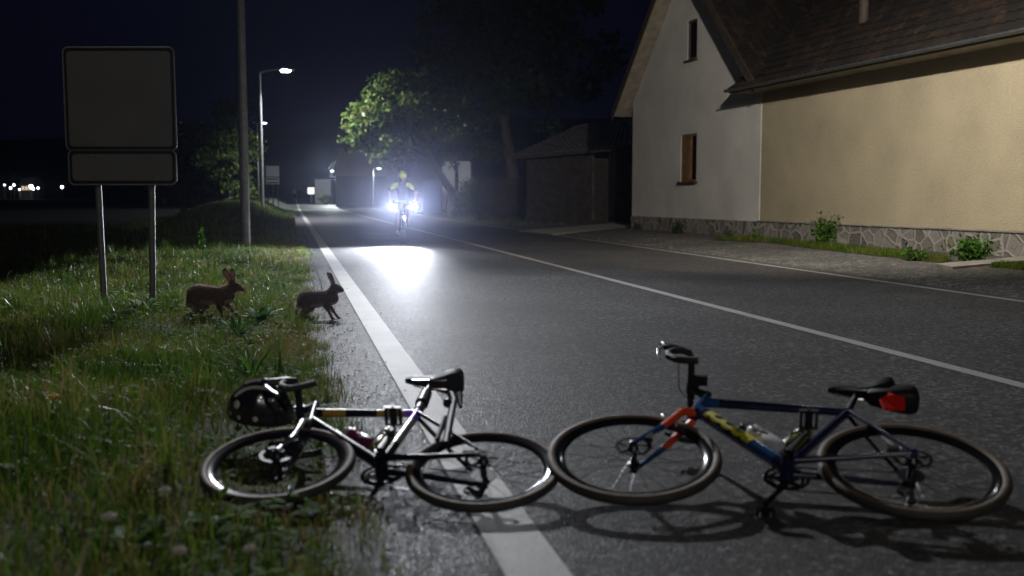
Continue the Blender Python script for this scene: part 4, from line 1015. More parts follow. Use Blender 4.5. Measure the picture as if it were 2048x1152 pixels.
    if g.get('caliper', True):
        b = MB(); b.box(v3((.06, R+.045), .052), (.045, .022, .03)); b.build('brake_caliper', M_black, root)
        b = MB(); b.box(v3((wb-.055, R+.06), .052), (.03, .022, .045)); b.build('brake_caliper', M_black, root)
    return root
MAT_T = tyremat()
# right bicycle: navy and blue with yellow lettering and an orange and blue fork
MR, LR = lying((1823, 938), (1267, 913), .332, 14.5, .085)
G = dict(R=.332, wb=LR, tr=.0195, ht=(.735, .845), hb=(.775, .705), sc=(.165, .772), bb=(.440, .302), rt=.021, rd=.029, rs=.0165, ring=.082, ang=R_(-60), tyre=MAT_T,
         mats=[M_navy, M_blue, M_orange, M_silver, M_yellow], tt_cuts=[(.12, 1), (1, 0)], dt_cuts=[(.10, 1), (.62, 0), (.9, 1), (1, 0)], st_cuts=[(1, 0)], cs=0, ss=0, fork=[(2, .021, .019), (2, .019, .015), (1, .015, .010)])
bR = bike('road_bicycle', 'navy bicycle with yellow lettering and orange fork lying on the road', MR, G)
def steerer(root, ht, hb, clamp, m):
    b = MB(); H0, H1 = v3(ht), v3(hb); ax = (H0-H1).normalized(); top = H0+ax*.055
    b.tube([H0, top], .0185, 14); b.tube([H0+ax*.035, H0+ax*.045+(v3(clamp)-top)*.5, v3(clamp)], [.021, .016, .019], 12); b.lathe([(0, -.024), (.021, -.024), (.021, .024), (0, .024)], v3(clamp), (0, 1, 0), 16); b.build('stem', m, root)
steerer(bR, G['ht'], G['hb'], (.79, .955), M_black); dropbar(bR, (.79, 0, .955), .175, pitch=R_(8))
b = MB(); b.tube([v3(G['sc'])+Vector((.01, 0, -.03)), v3((.115, .905)), v3((.10, .955))], [.0135, .0135, .013], 14); b.tube([v3((.085, .965), -.03), v3((.085, .965), .03)], .012, 10); b.build('seatpost', M_steel, bR)
saddle(bR, (.05, 0, .99), .215, .072, .27)
# cables
b = MB()
for s_ in (-1, 1): b.tube([(.84, s_*.16, .94), (.845, s_*.11, .90), (.84, s_*.05, .84), (.80, s_*.02, .80), (.76, s_*.015, .74)], .0025, 5)
b.build('cable', M_black, bR)
b = MB(); b.tube([v3((.765, .93), .0), v3((.765, .93), .04)], .009, 10); b.box(v3((.755, .94), .045), (.07, .045, .016)); b.build('bike_computer', M_black, bR)
def lettering(root, txt, p0, p1, y, size, m, lift=0):
    cu = bpy.data.curves.new('lettering', 'FONT'); cu.body = txt; cu.size = size; cu.offset = .0045; cu.extrude = .0006; cu.shear = .25; cu.space_character = .86; cu.align_x = 'LEFT'; cu.align_y = 'CENTER'
    o = bpy.data.objects.new('lettering', cu); COL.objects.link(o); dg = bpy.context.evaluated_depsgraph_get(); dg.update()
    me = bpy.data.meshes.new_from_object(o.evaluated_get(dg)); bpy.data.objects.remove(o); me.materials.clear(); me.materials.append(m)
    bm = bmesh.new(); bm.from_mesh(me)
    for k in range(-9, 10): bmesh.ops.bisect_plane(bm, geom=bm.verts[:]+bm.edges[:]+bm.faces[:], plane_co=(0, k*.003, 0), plane_no=(0, 1, 0))
    bm.to_mesh(me); bm.free()
    xs = [v.co.x for v in me.vertices]; L_ = max(xs)-min(xs); P0, P1 = v3(p0, y), v3(p1, y); d = (P1-P0); k = d.length/L_
    n = Vector((0, 1, 0)); yy = n.cross(d.normalized()); x0 = min(xs)
    for v in me.vertices:
        c = v.co.copy(); q = yy*c.y; base = P0+d.normalized()*((c.x-x0)*k)+q
        off = math.sqrt(max(1e-8, (y-.0015)**2-min(abs(c.y), y*.93)**2)) if lift else y; base.y = off+c.z+.0015; v.co = base
    return link('lettering', me, root)
qd = v3(G['ht']).lerp(v3(G['hb']), .72); BBv = v3(G['bb'])
fr_ = [c for c in bR.children if c.name.startswith('frame')][0]
A_, B_ = qd.lerp(BBv, .13), qd.lerp(BBv, .68)
lettering(fr_, 'ICCOII', (A_.x, A_.z), (B_.x, B_.z), .0297, .066, M_yellow, 1)
dn = (BBv-qd).normalized(); nn = Vector((0, 1, 0)).cross(dn)
k0 = BBv-dn*.30+nn*.066; cage(bR, (k0.x, k0.z), (k0.x+dn.x, k0.z+dn.z), .036, -1, M_black); k0 = BBv-dn*.11+nn*.066; lathe_bottle('white and grey bottle on the down tube of the navy bicycle', bR, (k0.x, k0.z), (k0.x-dn.x, k0.z-dn.z), 0, .0365, M_wbottle, M_black)
sd_ = (v3(G['sc'])-BBv).normalized(); ns = Vector((0, 1, 0)).cross(sd_); ns = ns if ns.x > 0 else -ns
k0 = BBv+sd_*.13+ns*.06; cage(bR, (k0.x, k0.z), (k0.x+sd_.x, k0.z+sd_.z), .034, 1, M_black); lathe_bottle('olive bottle on the seat tube of the navy bicycle', bR, (k0.x, k0.z), (k0.x+sd_.x, k0.z+sd_.z), 0, .034, M_obottle, M_obottle, .155)
# saddle bag under the saddle with its red reflector flap
sb = thing('saddle_bag', 'black saddle bag with red reflective flap under the navy bicycle saddle', 'bag', mat=MR @ Matrix.Translation((-.04, 0, .93)))
def bagmesh(secs):
    b = MB(); n = 16; vs = []
    for x, hw, z0, z1 in secs:
        for k in range(n):
            a = 2*math.pi*k/n; ca, sa_ = math.cos(a), math.sin(a); e = .62
            vs.append((x, hw*math.copysign(abs(ca)**e, ca), (z0+z1)/2+(z1-z0)/2*math.copysign(abs(sa_)**e, sa_)))
    m = len(secs); b.add(vs, [(i*n+k, i*n+(k+1) % n, (i+1)*n+(k+1) % n, (i+1)*n+k) for i in range(m-1) for k in range(n)]+[tuple(range(n)), tuple((m-1)*n+k for k in range(n-1, -1, -1))]); return b
bagmesh([(.11, .018, .0, .03), (.09, .034, -.035, .035), (.0, .052, -.062, .042), (-.06, .058, -.075, .048), (-.088, .052, -.068, .044), (-.097, .038, -.05, .03)]).build('body', M_saddle, sb, 50)
b = MB(); b.tube([(.06, 0, .075), (.05, .05, .02), (.055, 0, -.055), (.05, -.05, .02)], .004, 6, closed=True); b.build('strap', M_black, sb)
b = MB(); b.prism([(.070, .036, -.092), (.042, .046, -.084), (.028, .052, -.058), (.012, .052, -.084), (-.026, .046, -.090), (-.020, .026, -.150), (.060, .022, -.150)], (0, -.012, .0)); b.build('reflector', M_red, sb)

# left bicycle: compact black frame with silver fork, violet band and ochre decals
TY = (.272, .297); MAT_T2 = tyremat()
ML, LL = lying((967, 939), (557, 928), .297, 13, .055)
G2 = dict(R=.297, wb=LL, tr=.018, ht=(.800, .785), hb=(.775, .640), sc=(.345, .772), bb=(.400, .315), rt=.019, rd=.024, rs=.0175, ring=.080, ang=R_(-83), tyre=MAT_T2,
          mats=[M_blackf, M_blackf, M_violet, M_silver, M_gold], tt_cuts=[(.10, 0), (.32, 4), (.62, 0), (.88, 4), (1, 2)], dt_cuts=[(1, 0)], st_cuts=[(.20, 2), (.66, 3), (1, 0)], cs=0, ss=0, fork=[(3, .019, .017), (3, .017, .013), (3, .013, .009)])
bL = bike('road_bicycle', 'smaller black bicycle with silver fork and violet band lying half on the grass', ML, G2)
steerer(bL, G2['ht'], G2['hb'], (.86, .775), M_steel); dropbar(bL, (.86, 0, .775), .15, .075, .11, pitch=R_(-35))
b = MB(); b.tube([v3(G2['sc'])+Vector((.0, 0, -.03)), v3((.343, .86)), v3((.342, 1.085))], [.0145, .0145, .0135], 14); b.tube([v3((.345, .80)), v3((.343, .845))], .022, 14); b.tube([v3((.343, .87)), v3((.343, .985))], [.030, .026], 12); b.tube([v3((.335, 1.09), -.03), v3((.335, 1.09), .03)], .012, 10); b.build('seatpost', M_black, bL)
saddle(bL, (.33, 0, 1.125), .465, .07, .27)
b = MB()
for s_ in (-1, 1): b.tube([(.90, s_*.14, .77), (.96, s_*.10, .74), (.93, s_*.04, .68), (.82, s_*.02, .64), (.79, s_*.015, .60)], .0025, 5)
b.build('cable', M_black, bL)
# rear light bracket and folded lock standing off the seat stays
b = MB(); b.tube([v3((.16, .40), .05), v3((.175, .62), .055), v3((.185, .78), .06), v3((.205, .84), .06), v3((.17, .84), .06), v3((.150, .74), .05)], [.015, .017, .015, .02, .018, .008], 10); b.tube([v3((.20, .44), .045), v3((.20, .64), .05)], .011, 8)
b.ball(v3((.205, .745), .065), .022, 10); b.build('lock', M_black, bL)
BB2 = v3(G2['bb']); qd2 = v3(G2['ht']).lerp(v3(G2['hb']), .72); dn2 = (BB2-qd2).normalized(); nn2 = Vector((0, 1, 0)).cross(dn2)
k0 = BB2-dn2*.14+nn2*.056; cage(bL, (k0.x, k0.z), (k0.x-dn2.x, k0.z-dn2.z), .034, 1, M_silver); lathe_bottle('milky plum coloured bottle on the down tube of the smaller black bicycle', bL, (k0.x, k0.z), (k0.x-dn2.x, k0.z-dn2.z), 0, .034, M_pbottle, M_clear, .17)
sd_ = (v3(G2['sc'])-BB2).normalized(); ns = Vector((0, 1, 0)).cross(sd_); ns = ns if ns.x > 0 else -ns
k0 = BB2+sd_*.10+ns*.055; cage(bL, (k0.x, k0.z), (k0.x+sd_.x, k0.z+sd_.z), .036, 1, M_black); lathe_bottle('olive green bottle on the seat tube of the smaller black bicycle', bL, (k0.x, k0.z), (k0.x+sd_.x, k0.z+sd_.z), 0, .036, M_obottle, M_clear, .165)

# ------------------------------------------------------------------ helmets
def helmet(parent, shell_m, vent_m, loc=None, straps=True):   # x forward, z up, about .29 long; returns the shell
    b = MB(); nu, nv = 40, 14; vs = []; col = []
    def pt(a, ph, k=1.0):
        x = math.cos(a)*math.sin(ph); y = math.sin(a)*math.sin(ph); z = math.cos(ph)
        r_ = 1+.10*max(0, -x)*math.sin(ph); return Vector((x*.150*r_*k, y*.108*k, z*.155*k))
    for i in range(nv+1):
        ph = .02+(math.pi*.53)*i/nv
        for k in range(nu):
            a = 2*math.pi*k/nu; rib = abs(math.sin(2.5*abs((math.atan2(math.sin(a)*math.sin(ph), .35)))*1.0*2.2))
            vent = rib < .55 and .22 < i/nv < .86 and (abs(math.cos(a)) > .25)
            vs.append(pt(a, ph, .93 if vent else 1.0)); 
    fs = []; ms = []
    for i in range(nv):
        for k in range(nu):
            l = (k+1) % nu; fs.append((i*nu+k, i*nu+l, (i+1)*nu+l, (i+1)*nu+k))
            q = sum(vs[j].length/pt(0, 0).length if 0 else 0 for j in fs[-1]); ms.append(0)
    o = len(vs); vs2 = [v*.90-Vector((0, 0, .004)) for v in vs[nu*(nv-5):]]
    b.add(vs, fs); n0 = nu*nv
    b.add([vs[nu*nv+k] for k in range(nu)]+[vs[nu*nv+k]*.86+Vector((0, 0, -.003)) for k in range(nu)]+[vs[nu*(nv-4)+k]*.84 for k in range(nu)],
          [(k, (k+1) % nu, nu+(k+1) % nu, nu+k) for k in range(nu)]+[(nu+k, nu+(k+1) % nu, 2*nu+(k+1) % nu, 2*nu+k) for k in range(nu)], 1)
    sh_ = b.build('shell', [shell_m, vent_m], parent, 50)
    b = MB()
    for sgn_ in (-1, 1):
        for y0, x0, x1 in ((.022, .11, -.12), (.060, .085, -.10)):
            for j in range(3):
                f0 = x0+(x1-x0)*(j/3+.03); f1 = x0+(x1-x0)*((j+1)/3-.05)
                P = lambda x, y: Vector((x, y, .155*math.sqrt(max(0, 1-(x/.155)**2-(y/.108)**2))))*1.012
                b.add([P(f0, sgn_*(y0-.008)), P(f0, sgn_*(y0+.008)), P(f1, sgn_*(y0+.011)), P(f1, sgn_*(y0-.011))], [(0, 1, 2, 3)])
    b.build('vents', vent_m, sh_, 0).name = 'vent_set'
    if straps:
        b = MB()
        for sgn_ in (-1, 1): b.tube([(.05, sgn_*.098, 0), (.01, sgn_*.09, -.07), (.0, sgn_*.03, -.12), (0, 0, -.13)], .004, 5, flat=.4); b.tube([(-.07, sgn_*.092, 0), (.01, sgn_*.09, -.07)], .004, 5, flat=.4)
        b.build('strap', M_black, sh_)
    return sh_
hp = at(524, 818, 4.45); hz = hp.z
hm = thing('bike_helmet', 'black helmet with pale reflective spots behind the front wheel of the left bicycle', 'helmet', mat=frame(hp+Vector((0, 0, -.02)), (.93, -.18, -.10), (.05, -.20, 1)))
sh_ = helmet(hm, M_shell, M_black)
b = MB()
for a, ph, rr in ((-2.2, 1.15, .020), (-2.0, 1.50, .010), (-1.45, 1.45, .013), (-2.45, 1.5, .008)):
    c = Vector((math.cos(a)*math.sin(ph)*.155, math.sin(a)*math.sin(ph)*.1095, math.cos(ph)*.156))
    b.ball(c, (rr, rr*.35, rr), 12, rot=Vector((c.x/.15**2, c.y/.108**2, c.z/.155**2)).to_track_quat('Y', 'Z').to_matrix())
for x0, y0, x1, y1 in ((.10, -.035, -.10, -.055), (.06, .01, -.08, .0)):
    pts = []
    for k in range(9):
        x = x0+(x1-x0)*k/8; y = y0+(y1-y0)*k/8; pts.append(Vector((x, y, .157*math.sqrt(max(.01, 1-(x/.152)**2-(y/.109)**2)))))
    b.tube(pts, .010, 6, flat=.35)
b.build('reflective_patch', M_reflect, sh_)

# ------------------------------------------------------------------ hares
def furmat(name, c1, c2):
    m, t, b, N, L = nt(name); co = N.new('ShaderNodeTexCoord'); n = tex(N, 'Noise', Scale=55.0, Detail=6.0, Roughness=.7); L.new(co.outputs['Object'], n.inputs['Vector'])
    r = ramp(N, [(.35, c1), (.65, c2)]); L.new(n.outputs['Fac'], r.inputs[0]); L.new(r.outputs[0], b.inputs['Base Color']); b.inputs['Roughness'].default_value = .85
    b.inputs['Sheen Weight'].default_value = .4; b.inputs['Sheen Roughness'].default_value = .4; return m
M_fur = furmat('brown fur', (.078, .056, .036), (.23, .17, .11)); M_belly = furmat('pale belly fur', (.38, .31, .24), (.58, .50, .42)); M_rust_fur = furmat('russet fur', (.11, .06, .03), (.24, .14, .075))
M_earin = furmat('pink inner ear', (.40, .20, .13), (.55, .30, .21)); M_eye = mat('dark eye', (.012, .008, .006), .08, var=0, coat=1)
M_tip = furmat('black ear tip', (.01, .009, .008), (.02, .018, .016))
M_hair = foliage('fur strand', (.13, .078, .042), (.38, .25, .155), None, .7, .6); M_hairw = foliage('pale fur strand', (.45, .38, .30), (.65, .58, .50), None, .6, .35)
def hare(label, loc, caps, ears, eye, rotz=0, sc=1.0):
    M = Matrix.Translation(loc) @ Matrix.Rotation(rotz, 4, 'Z') @ Matrix.Scale(sc, 4)
    t = thing('hare', label, 'hare', mat=M)
    me = skin([(a, r0*1.04+.0022, c, r1*1.04+.0022) for a, r0, c, r1 in caps], .0055, 3, 'body')
    for m in (M_fur, M_belly, M_rust_fur): me.materials.append(m)
    for p in me.polygons:
        c, n = p.center, p.normal; j = random.gauss(0, .07)
        if n.z < -.50+j and c.z > .075 and c.x < .2: p.material_index = 1
        elif c.x < -.155 and c.z < .17 and len(caps) and c.z > .10 and n.x < .2 and abs(c.y) < .035: p.material_index = 1
        elif c.x > .06 and n.x > .15 and n.z < .25 and c.z > .10 and c.z < .24: p.material_index = 2
        elif c.z < .11: p.material_index = 2
    body = link('body', me, t)
    # short hair standing off the skin
    nf = len(me.polygons); cen = np.zeros(nf*3); nor = np.zeros(nf*3); me.polygons.foreach_get('center', cen); me.polygons.foreach_get('normal', nor); cen = cen.reshape(-1, 3); nor = nor.reshape(-1, 3)
    mi = np.zeros(nf, int); me.polygons.foreach_get('material_index', mi)
    for which, mt, cnt in ((0, M_hair, 13000), (1, M_hairw, 4200)):
        ids = np.where((mi == 1) if which else (mi != 1))[0]
        if len(ids) == 0: continue
        k = RNG.choice(ids, cnt); c = cen[k]+RNG.normal(size=(cnt, 3))*.003; n = nor[k]
        d = n*.55+np.array([-.75, 0, -.22])+RNG.normal(size=(cnt, 3))*.18; d /= np.linalg.norm(d, axis=1)[:, None]
        ln = (2.0 if which else 1.35)*np.where(cen[k][:, 2] < .10, .006, .014)*RNG.uniform(.6, 1.3, cnt); sd = np.cross(d, n); sd /= np.linalg.norm(sd, axis=1)[:, None]+1e-9
        V = np.stack([c-sd*.0016-n*.001, c+sd*.0016-n*.001, c+d*ln[:, None]], 1).reshape(-1, 3)
        rawmesh('fur', V, np.arange(cnt*3, dtype=np.int32), np.arange(0, cnt*3, 3, dtype=np.int32), np.repeat(RNG.uniform(0, 1, cnt), 3), mt, body)
    for base, tip, face, wid in ears:
        B, T = Vector(base), Vector(tip); ax = (T-B); L_ = ax.length; ax.normalize(); fc = Vector(face); fc = (fc-ax*fc.dot(ax)).normalized(); sd = ax.cross(fc); b = MB(); nu, nv = 12, 8; vs = []
        for lay in (0, 1):
            for i in range(nu+1):
                f_ = i/nu; wdt = wid*(.35+.65*math.sin(math.pi*min(1, f_*.62+.18)))*(1 if f_ < .75 else math.sqrt(max(0.0, 1-((f_-.75)/.25)**2))*.97+.03)
                for k in range(nv+1):
                    g_ = k/nv*2-1; cup = (1-g_*g_)*wdt*(.75-.35*f_)
                    p = B+ax*(L_*f_)+sd*(g_*wdt*.55)-fc*cup*.8+fc*(.018*math.sin(f_*2.2))-fc*(.0022 if lay else 0); vs.append(p)
        m = (nu+1)*(nv+1); fs = []; 
        for lay in (0, 1):
            for i in range(nu):
                for k in range(nv):
                    q = lay*m+i*(nv+1)+k; face_ = (q, q+1, q+nv+2, q+nv+1); b.f.append(face_ if lay else face_[::-1])
                    inner = not lay; b.m.append(2 if i >= nu-2 else (1 if inner and 0 < k < nv-1 else 0))
        for i in range(nu):
            for k in (0, nv): q = i*(nv+1)+k; b.f.append((q, q+nv+1, m+q+nv+1, m+q)); b.m.append(2 if i >= nu-2 else 0)
        b.v = [tuple(v) for v in vs]; me = bpy.data.meshes.new('ear'); me.from_pydata(b.v, [], b.f)
        for mm_ in (M_fur, M_earin, M_tip): me.materials.append(mm_)
        me.polygons.foreach_set('material_index', b.m); me.polygons.foreach_set('use_smooth', [True]*len(b.f)); link('ear', me, t)
    for s_ in (-1, 1):
        b = MB(); b.ball((eye[0], s_*eye[1], eye[2]), (.0095, .005, .0085), 10); b.build('eye', M_eye, t)
    return t
capsB = [((-.104, 0, .186), .080, (-.03, 0, .192), .072), ((-.03, 0, .192), .072, (.088, 0, .200), .062), ((.088, 0, .200), .062, (.138, 0, .197), .050), ((.112, 0, .225), .052, (.158, 0, .278), .036),
         ((.160, 0, .298), .037, (.196, 0, .287), .030), ((.196, 0, .284), .027, (.224, 0, .275), .0165), ((.180, .012, .276), .02, (.180, -.012, .276), .02),
         ((-.118, -.035, .160), .052, (-.058, -.040, .108), .027), ((-.058, -.040, .108), .024, (-.126, -.042, .056), .0125), ((-.126, -.042, .056), .0115, (-.092, -.042, .014), .0105), ((-.092, -.042, .012), .0105, (-.040, -.044, .009), .0085),
         ((-.128, .035, .160), .050, (-.105, .040, .110), .026), ((-.105, .040, .110), .022, (-.166, .042, .066), .012), ((-.166, .042, .066), .011, (-.136, .042, .014), .010), ((-.136, .042, .012), .010, (-.085, .044, .009), .0085),
         ((.092, -.034, .185), .034, (.086, -.036, .128), .020), ((.086, -.036, .128), .018, (.108, -.037, .066), .0105), ((.108, -.037, .066), .0098, (.132, -.038, .012), .009), ((.132, -.038, .011), .009, (.150, -.038, .008), .0075),
         ((.100, .034, .185), .034, (.100, .036, .128), .020), ((.100, .036, .128), .018, (.142, .037, .066), .0105), ((.142, .037, .066), .0098, (.176, .038, .013), .009), ((.176, .038, .011), .009, (.194, .038, .008), .0075),
         ((-.165, 0, .150), .022, (-.188, 0, .132), .013)]
pB = foot(637, 640)
hare('hare standing on the asphalt beside the white edge line', Vector((pB.x, pB.y, .008)), capsB,
     [((.150, -.012, .318), (.090, -.020, .446), (.25, -.95, .15), .030), ((.152, .012, .320), (.100, .022, .440), (.2, .95, .2), .030)], (.188, .0265, .300), R_(2))
k = 1.0
capsA = [((-.132, 0, .220), .084, (-.04, 0, .214), .079), ((-.04, 0, .214), .079, (.095, 0, .210), .067), ((.095, 0, .210), .067, (.150, 0, .202), .051), ((.120, 0, .235), .058, (.186, 0, .275), .041),
         ((.192, 0, .300), .037, (.240, 0, .284), .029), ((.240, 0, .282), .027, (.276, 0, .262), .0155), ((.218, .014, .278), .024, (.218, -.014, .278), .024),
         ((-.150, -.040, .170), .060, (-.090, -.045, .108), .031), ((-.090, -.045, .108), .026, (-.150, -.046, .060), .0145), ((-.150, -.046, .060), .013, (-.175, -.047, .012), .012), ((-.175, -.047, .012), .012, (-.125, -.048, .010), .0095),
         ((-.140, .040, .170), .058, (-.075, .045, .110), .030), ((-.075, .045, .110), .025, (-.125, .046, .056), .014), ((-.125, .046, .056), .013, (-.095, .047, .013), .012), ((-.095, .047, .012), .012, (-.045, .048, .010), .0095),
         ((.090, -.038, .185), .040, (.078, -.040, .118), .023), ((.078, -.040, .118), .021, (.090, -.041, .058), .0125), ((.090, -.041, .058), .0115, (.095, -.042, .012), .0105), ((.095, -.042, .011), .0105, (.115, -.042, .009), .009),
         ((.110, .038, .185), .040, (.118, .040, .122), .023), ((.118, .040, .122), .021, (.165, .041, .068), .0125), ((.165, .041, .068), .0115, (.200, .042, .030), .0105), ((.200, .042, .030), .0105, (.218, .042, .026), .009),
         ((-.205, 0, .165), .026, (-.225, 0, .140), .015)]
pA = foot(427, 652)
hare('larger hare walking through the grass towards the road', Vector((pA.x, pA.y, zxy(pA.x, pA.y)+.0)), capsA,
     [((.176, -.014, .326), (.112, -.024, .452), (.25, -.95, .15), .046), ((.186, .012, .328), (.172, .026, .448), (.35, -.95, .2), .042)], (.232, .030, .302), R_(-3), 1.0)

# ------------------------------------------------------------------ cyclist with two headlights
cf = gp(808, 489); cfw = Vector((.16, -.987, 0)).normalized(); WB = 1.08
MC = frame(Vector((cf.x, cf.y, 0.012))-cfw*WB, cfw, (0, 0, 1))
TY = (.32, .355); MAT_T3 = tyremat()
G3 = dict(R=.355, wb=WB, tr=.027, ht=(.80, .90), hb=(.845, .765), sc=(.22, .82), bb=(.42, .31), rt=.02, rd=.026, rs=.017, ring=.075, ang=R_(-40), tyre=M_black,
          mats=[M_blackf, M_blackf, M_steel, M_silver, M_yellow], tt_cuts=[(1, 0)], dt_cuts=[(1, 0)], st_cuts=[(1, 0)], cs=0, ss=0, fork=[(0, .022, .020), (3, .019, .019), (3, .020, .020)])
cb = bike('mountain_bike', 'black mountain bike with two glaring headlights ridden towards the camera', MC, G3)
b = MB(); b.tube([v3((.79, .93)), v3((.775, .985)), v3((.83, 1.04))], [.02, .02, .018], 12); b.build('stem', M_black, cb)
b = MB(); b.tube([(.80, -.36, 1.075), (.825, -.2, 1.06), (.835, 0, 1.045), (.825, .2, 1.06), (.80, .36, 1.075)], .013, 10)
for s_ in (-1, 1): b.tube([(.802, s_*.24, 1.066), (.80, s_*.365, 1.076)], .018, 10); b.tube([(.84, s_*.22, 1.05), (.88, s_*.27, 1.03), (.87, s_*.33, 1.03)], .006, 6)
b.build('handlebar', M_black, cb)
b = MB(); b.tube([v3(G3['sc'])+Vector((.01, 0, -.03)), v3((.185, .94))], .0145, 12); b.build('seatpost', M_black, cb); saddle(cb, (.16, 0, .97), .33, .07, .27)
E_head = emit('headlight lens', (.86, .90, 1.0), 500)
for s_ in (-1, 1):
    y = s_*.268; b = MB(); b.lathe([(0, -.07), (.03, -.065), (.052, -.03), (.066, .03), (.066, .050), (.060, .050), (.057, .03), (0, .03)], (.90, y, .90), (1, 0, -.05), 18)
    b.tube([(.87, y, .92), (.83, y, 1.05)], .010, 8); hl = b.build('headlight', M_black, cb)
    b = MB(); b.lathe([(0, .047), (.058, .045)], (.90, y, .90), (1, 0, -.05), 18); b.build('lens', E_head, hl)
    l = bpy.data.lights.new('headlight_beam', 'SPOT'); l.energy = 1500 if s_ < 0 else 6800; l.spot_size = R_(64); l.spot_blend = 1.0; l.color = (.86, .90, 1.0); l.shadow_soft_size = .03
    o = bpy.data.objects.new('headlight_beam', l); COL.objects.link(o); o.parent = cb; o.location = (.96, y, .90)
    d = Vector((1, -.03 if s_ < 0 else -.50, -.17)); o.name = 'headlight_beam'; d2 = Vector((1, -.055, .022)); o.rotation_euler = d.to_track_quat('-Z', 'Y').to_euler()
    l = bpy.data.lights.new('headlight_hotspot', 'SPOT'); l.energy = 13000; l.spot_size = R_(7); l.spot_blend = 1.0; l.color = (.86, .90, 1.0); l.shadow_soft_size = .03
    o = bpy.data.objects.new('headlight_hotspot', l); COL.objects.link(o); o.parent = cb; o.location = (.96, y, .90); o.rotation_euler = d2.to_track_quat('-Z', 'Y').to_euler()
def finger_set(wr, d, pl, s_, curl, sz=1.0):    # wrist, finger direction, palm normal, side
    wr, d, pl = Vector(wr), Vector(d).normalized(), Vector(pl).normalized(); sd = d.cross(pl)*s_; c = []; kn = wr+d*.085*sz
    c.append((wr, .026*sz, kn, .024*sz)); c.append((wr+sd*.018*sz, .02*sz, kn+sd*.026*sz, .016*sz)); c.append((wr-sd*.018*sz, .02*sz, kn-sd*.026*sz, .015*sz))
    for i, (o, ln) in enumerate(((.030, .070), (.010, .078), (-.010, .073), (-.030, .058))):
        a = kn+sd*o*sz; m1 = a+(d*.6+pl*curl)*ln*.5*sz; e = m1+(d*(.6-curl)+pl*(curl+.3)).normalized()*ln*.5*sz; c += [(a, .0098*sz, m1, .009*sz), (m1, .009*sz, e, .0075*sz)]
    a = wr+d*.02*sz+sd*.03*sz; m1 = a+(sd*.6+d*.5+pl*.3).normalized()*.045*sz; c += [(a, .013*sz, m1, .0105*sz), (m1, .0105*sz, m1+(d*.8+pl*.5).normalized()*.034*sz, .009*sz)]
    return c
rider = thing('person', 'cyclist in yellow helmet and dark jersey riding towards the camera', 'person', mat=MC)
SH, EL, HA_, HP_, KN, AN = {}, {}, {}, {}, {}, {}
caps = [((.18, 0, 1.02), .125, (.24, 0, 1.12), .120), ((.24, 0, 1.12), .120, (.40, 0, 1.36), .140), ((.40, 0, 1.36), .135, (.46, 0, 1.44), .11), ((.48, 0, 1.47), .06, (.55, 0, 1.57), .052),
        ((.58, 0, 1.66), .092, (.60, 0, 1.62), .088), ((.62, 0, 1.60), .072, (.645, 0, 1.565), .05), ((.685, 0, 1.625), .014, (.695, 0, 1.60), .016), ((.60, .088, 1.62), .022, (.595, .092, 1.61), .018), ((.60, -.088, 1.62), .022, (.595, -.092, 1.61), .018)]
legs = []; torso = caps[:3]; arms = []
for s_ in (-1, 1):
    sh = Vector((.45, s_*.185, 1.43)); el = Vector((.62, s_*.345, 1.26)); wr = Vector((.76, s_*.315, 1.12)); hp_ = Vector((.20, s_*.09, .99))
    ca = R_(-40) if s_ < 0 else R_(140); foot_ = Vector((.42+.168*math.cos(ca), s_*.135, .31+.168*math.sin(ca)+.06)); kn = Vector((.54 if s_ < 0 else .50, s_*.13, .74 if s_ < 0 else .86)); an = foot_+Vector((-.10, 0, .07))
    caps += [((.44, s_*.08, 1.43), .085, sh, .066), (sh, .062, el, .043), (el, .043, wr, .029)]
    caps += finger_set(wr, (.75, 0, -.4), (.25, 0, -.9), -s_, .55)
    caps += [(hp_, .105, kn, .062), (kn, .058, kn.lerp(an, .4), .054), (kn.lerp(an, .4), .054, an, .036), (an, .034, foot_+Vector((.06, 0, -.01)), .03)]
    arms.append((sh, el)); legs.append((hp_, kn, an, foot_))
me = skin(caps, .011, 4, 'body'); me.materials.append(M_skin); link('body', me, rider)
jc = [(p0, r0+.014, p1, r1+.014) for p0, r0, p1, r1 in torso]+[((.47, 0, 1.455), .078, (.50, 0, 1.49), .066)]
for (sh, el), s_ in zip(arms, (-1, 1)): jc += [((.44, s_*.08, 1.43), .097, sh, .078), (sh, .076, sh.lerp(el, .72), .060)]
me = skin(jc, .014, 4, 'jersey'); me.materials.append(M_cloth); me.materials.append(M_hiviz)
for p in me.polygons:
    y = abs(p.center.y)
    if .10 < y < .30 and p.center.z > 1.36-.4*(y-.18) and p.normal.z > -.2: p.material_index = 1
link('jersey', me, rider)
sc_ = [((.18, 0, 1.01), .137, (.24, 0, 1.10), .130)]
for hp_, kn, an, ft in legs: sc_ += [(hp_, .117, hp_.lerp(kn, .72), .082)]
me = skin(sc_, .014, 3, 'shorts'); me.materials.append(M_short); link('shorts', me, rider)
for hp_, kn, an, ft in legs:
    b = MB(); me = skin([(ft+Vector((-.11, 0, .0)), .036, ft+Vector((.03, 0, -.012)), .040), (ft+Vector((.03, 0, -.012)), .040, ft+Vector((.12, 0, -.018)), .028), (an, .04, ft+Vector((-.09, 0, .01)), .04)], .010, 3, 'shoe'); me.materials.append(M_black); link('shoe', me, rider)
for s_ in (-1, 1):
    b = MB(); b.ball((.672, s_*.034, 1.640), (.010, .015, .009), 8); b.build('eye', M_eye, rider)
hh = bpy.data.objects.new('helmet', None); 
hs = helmet(rider, M_hiviz, M_black, straps=False); hs.name = 'helmet'; hs.location = (.585, 0, 1.665); hs.rotation_euler = (0, R_(14), 0); hs.scale = (.92, .98, .86)
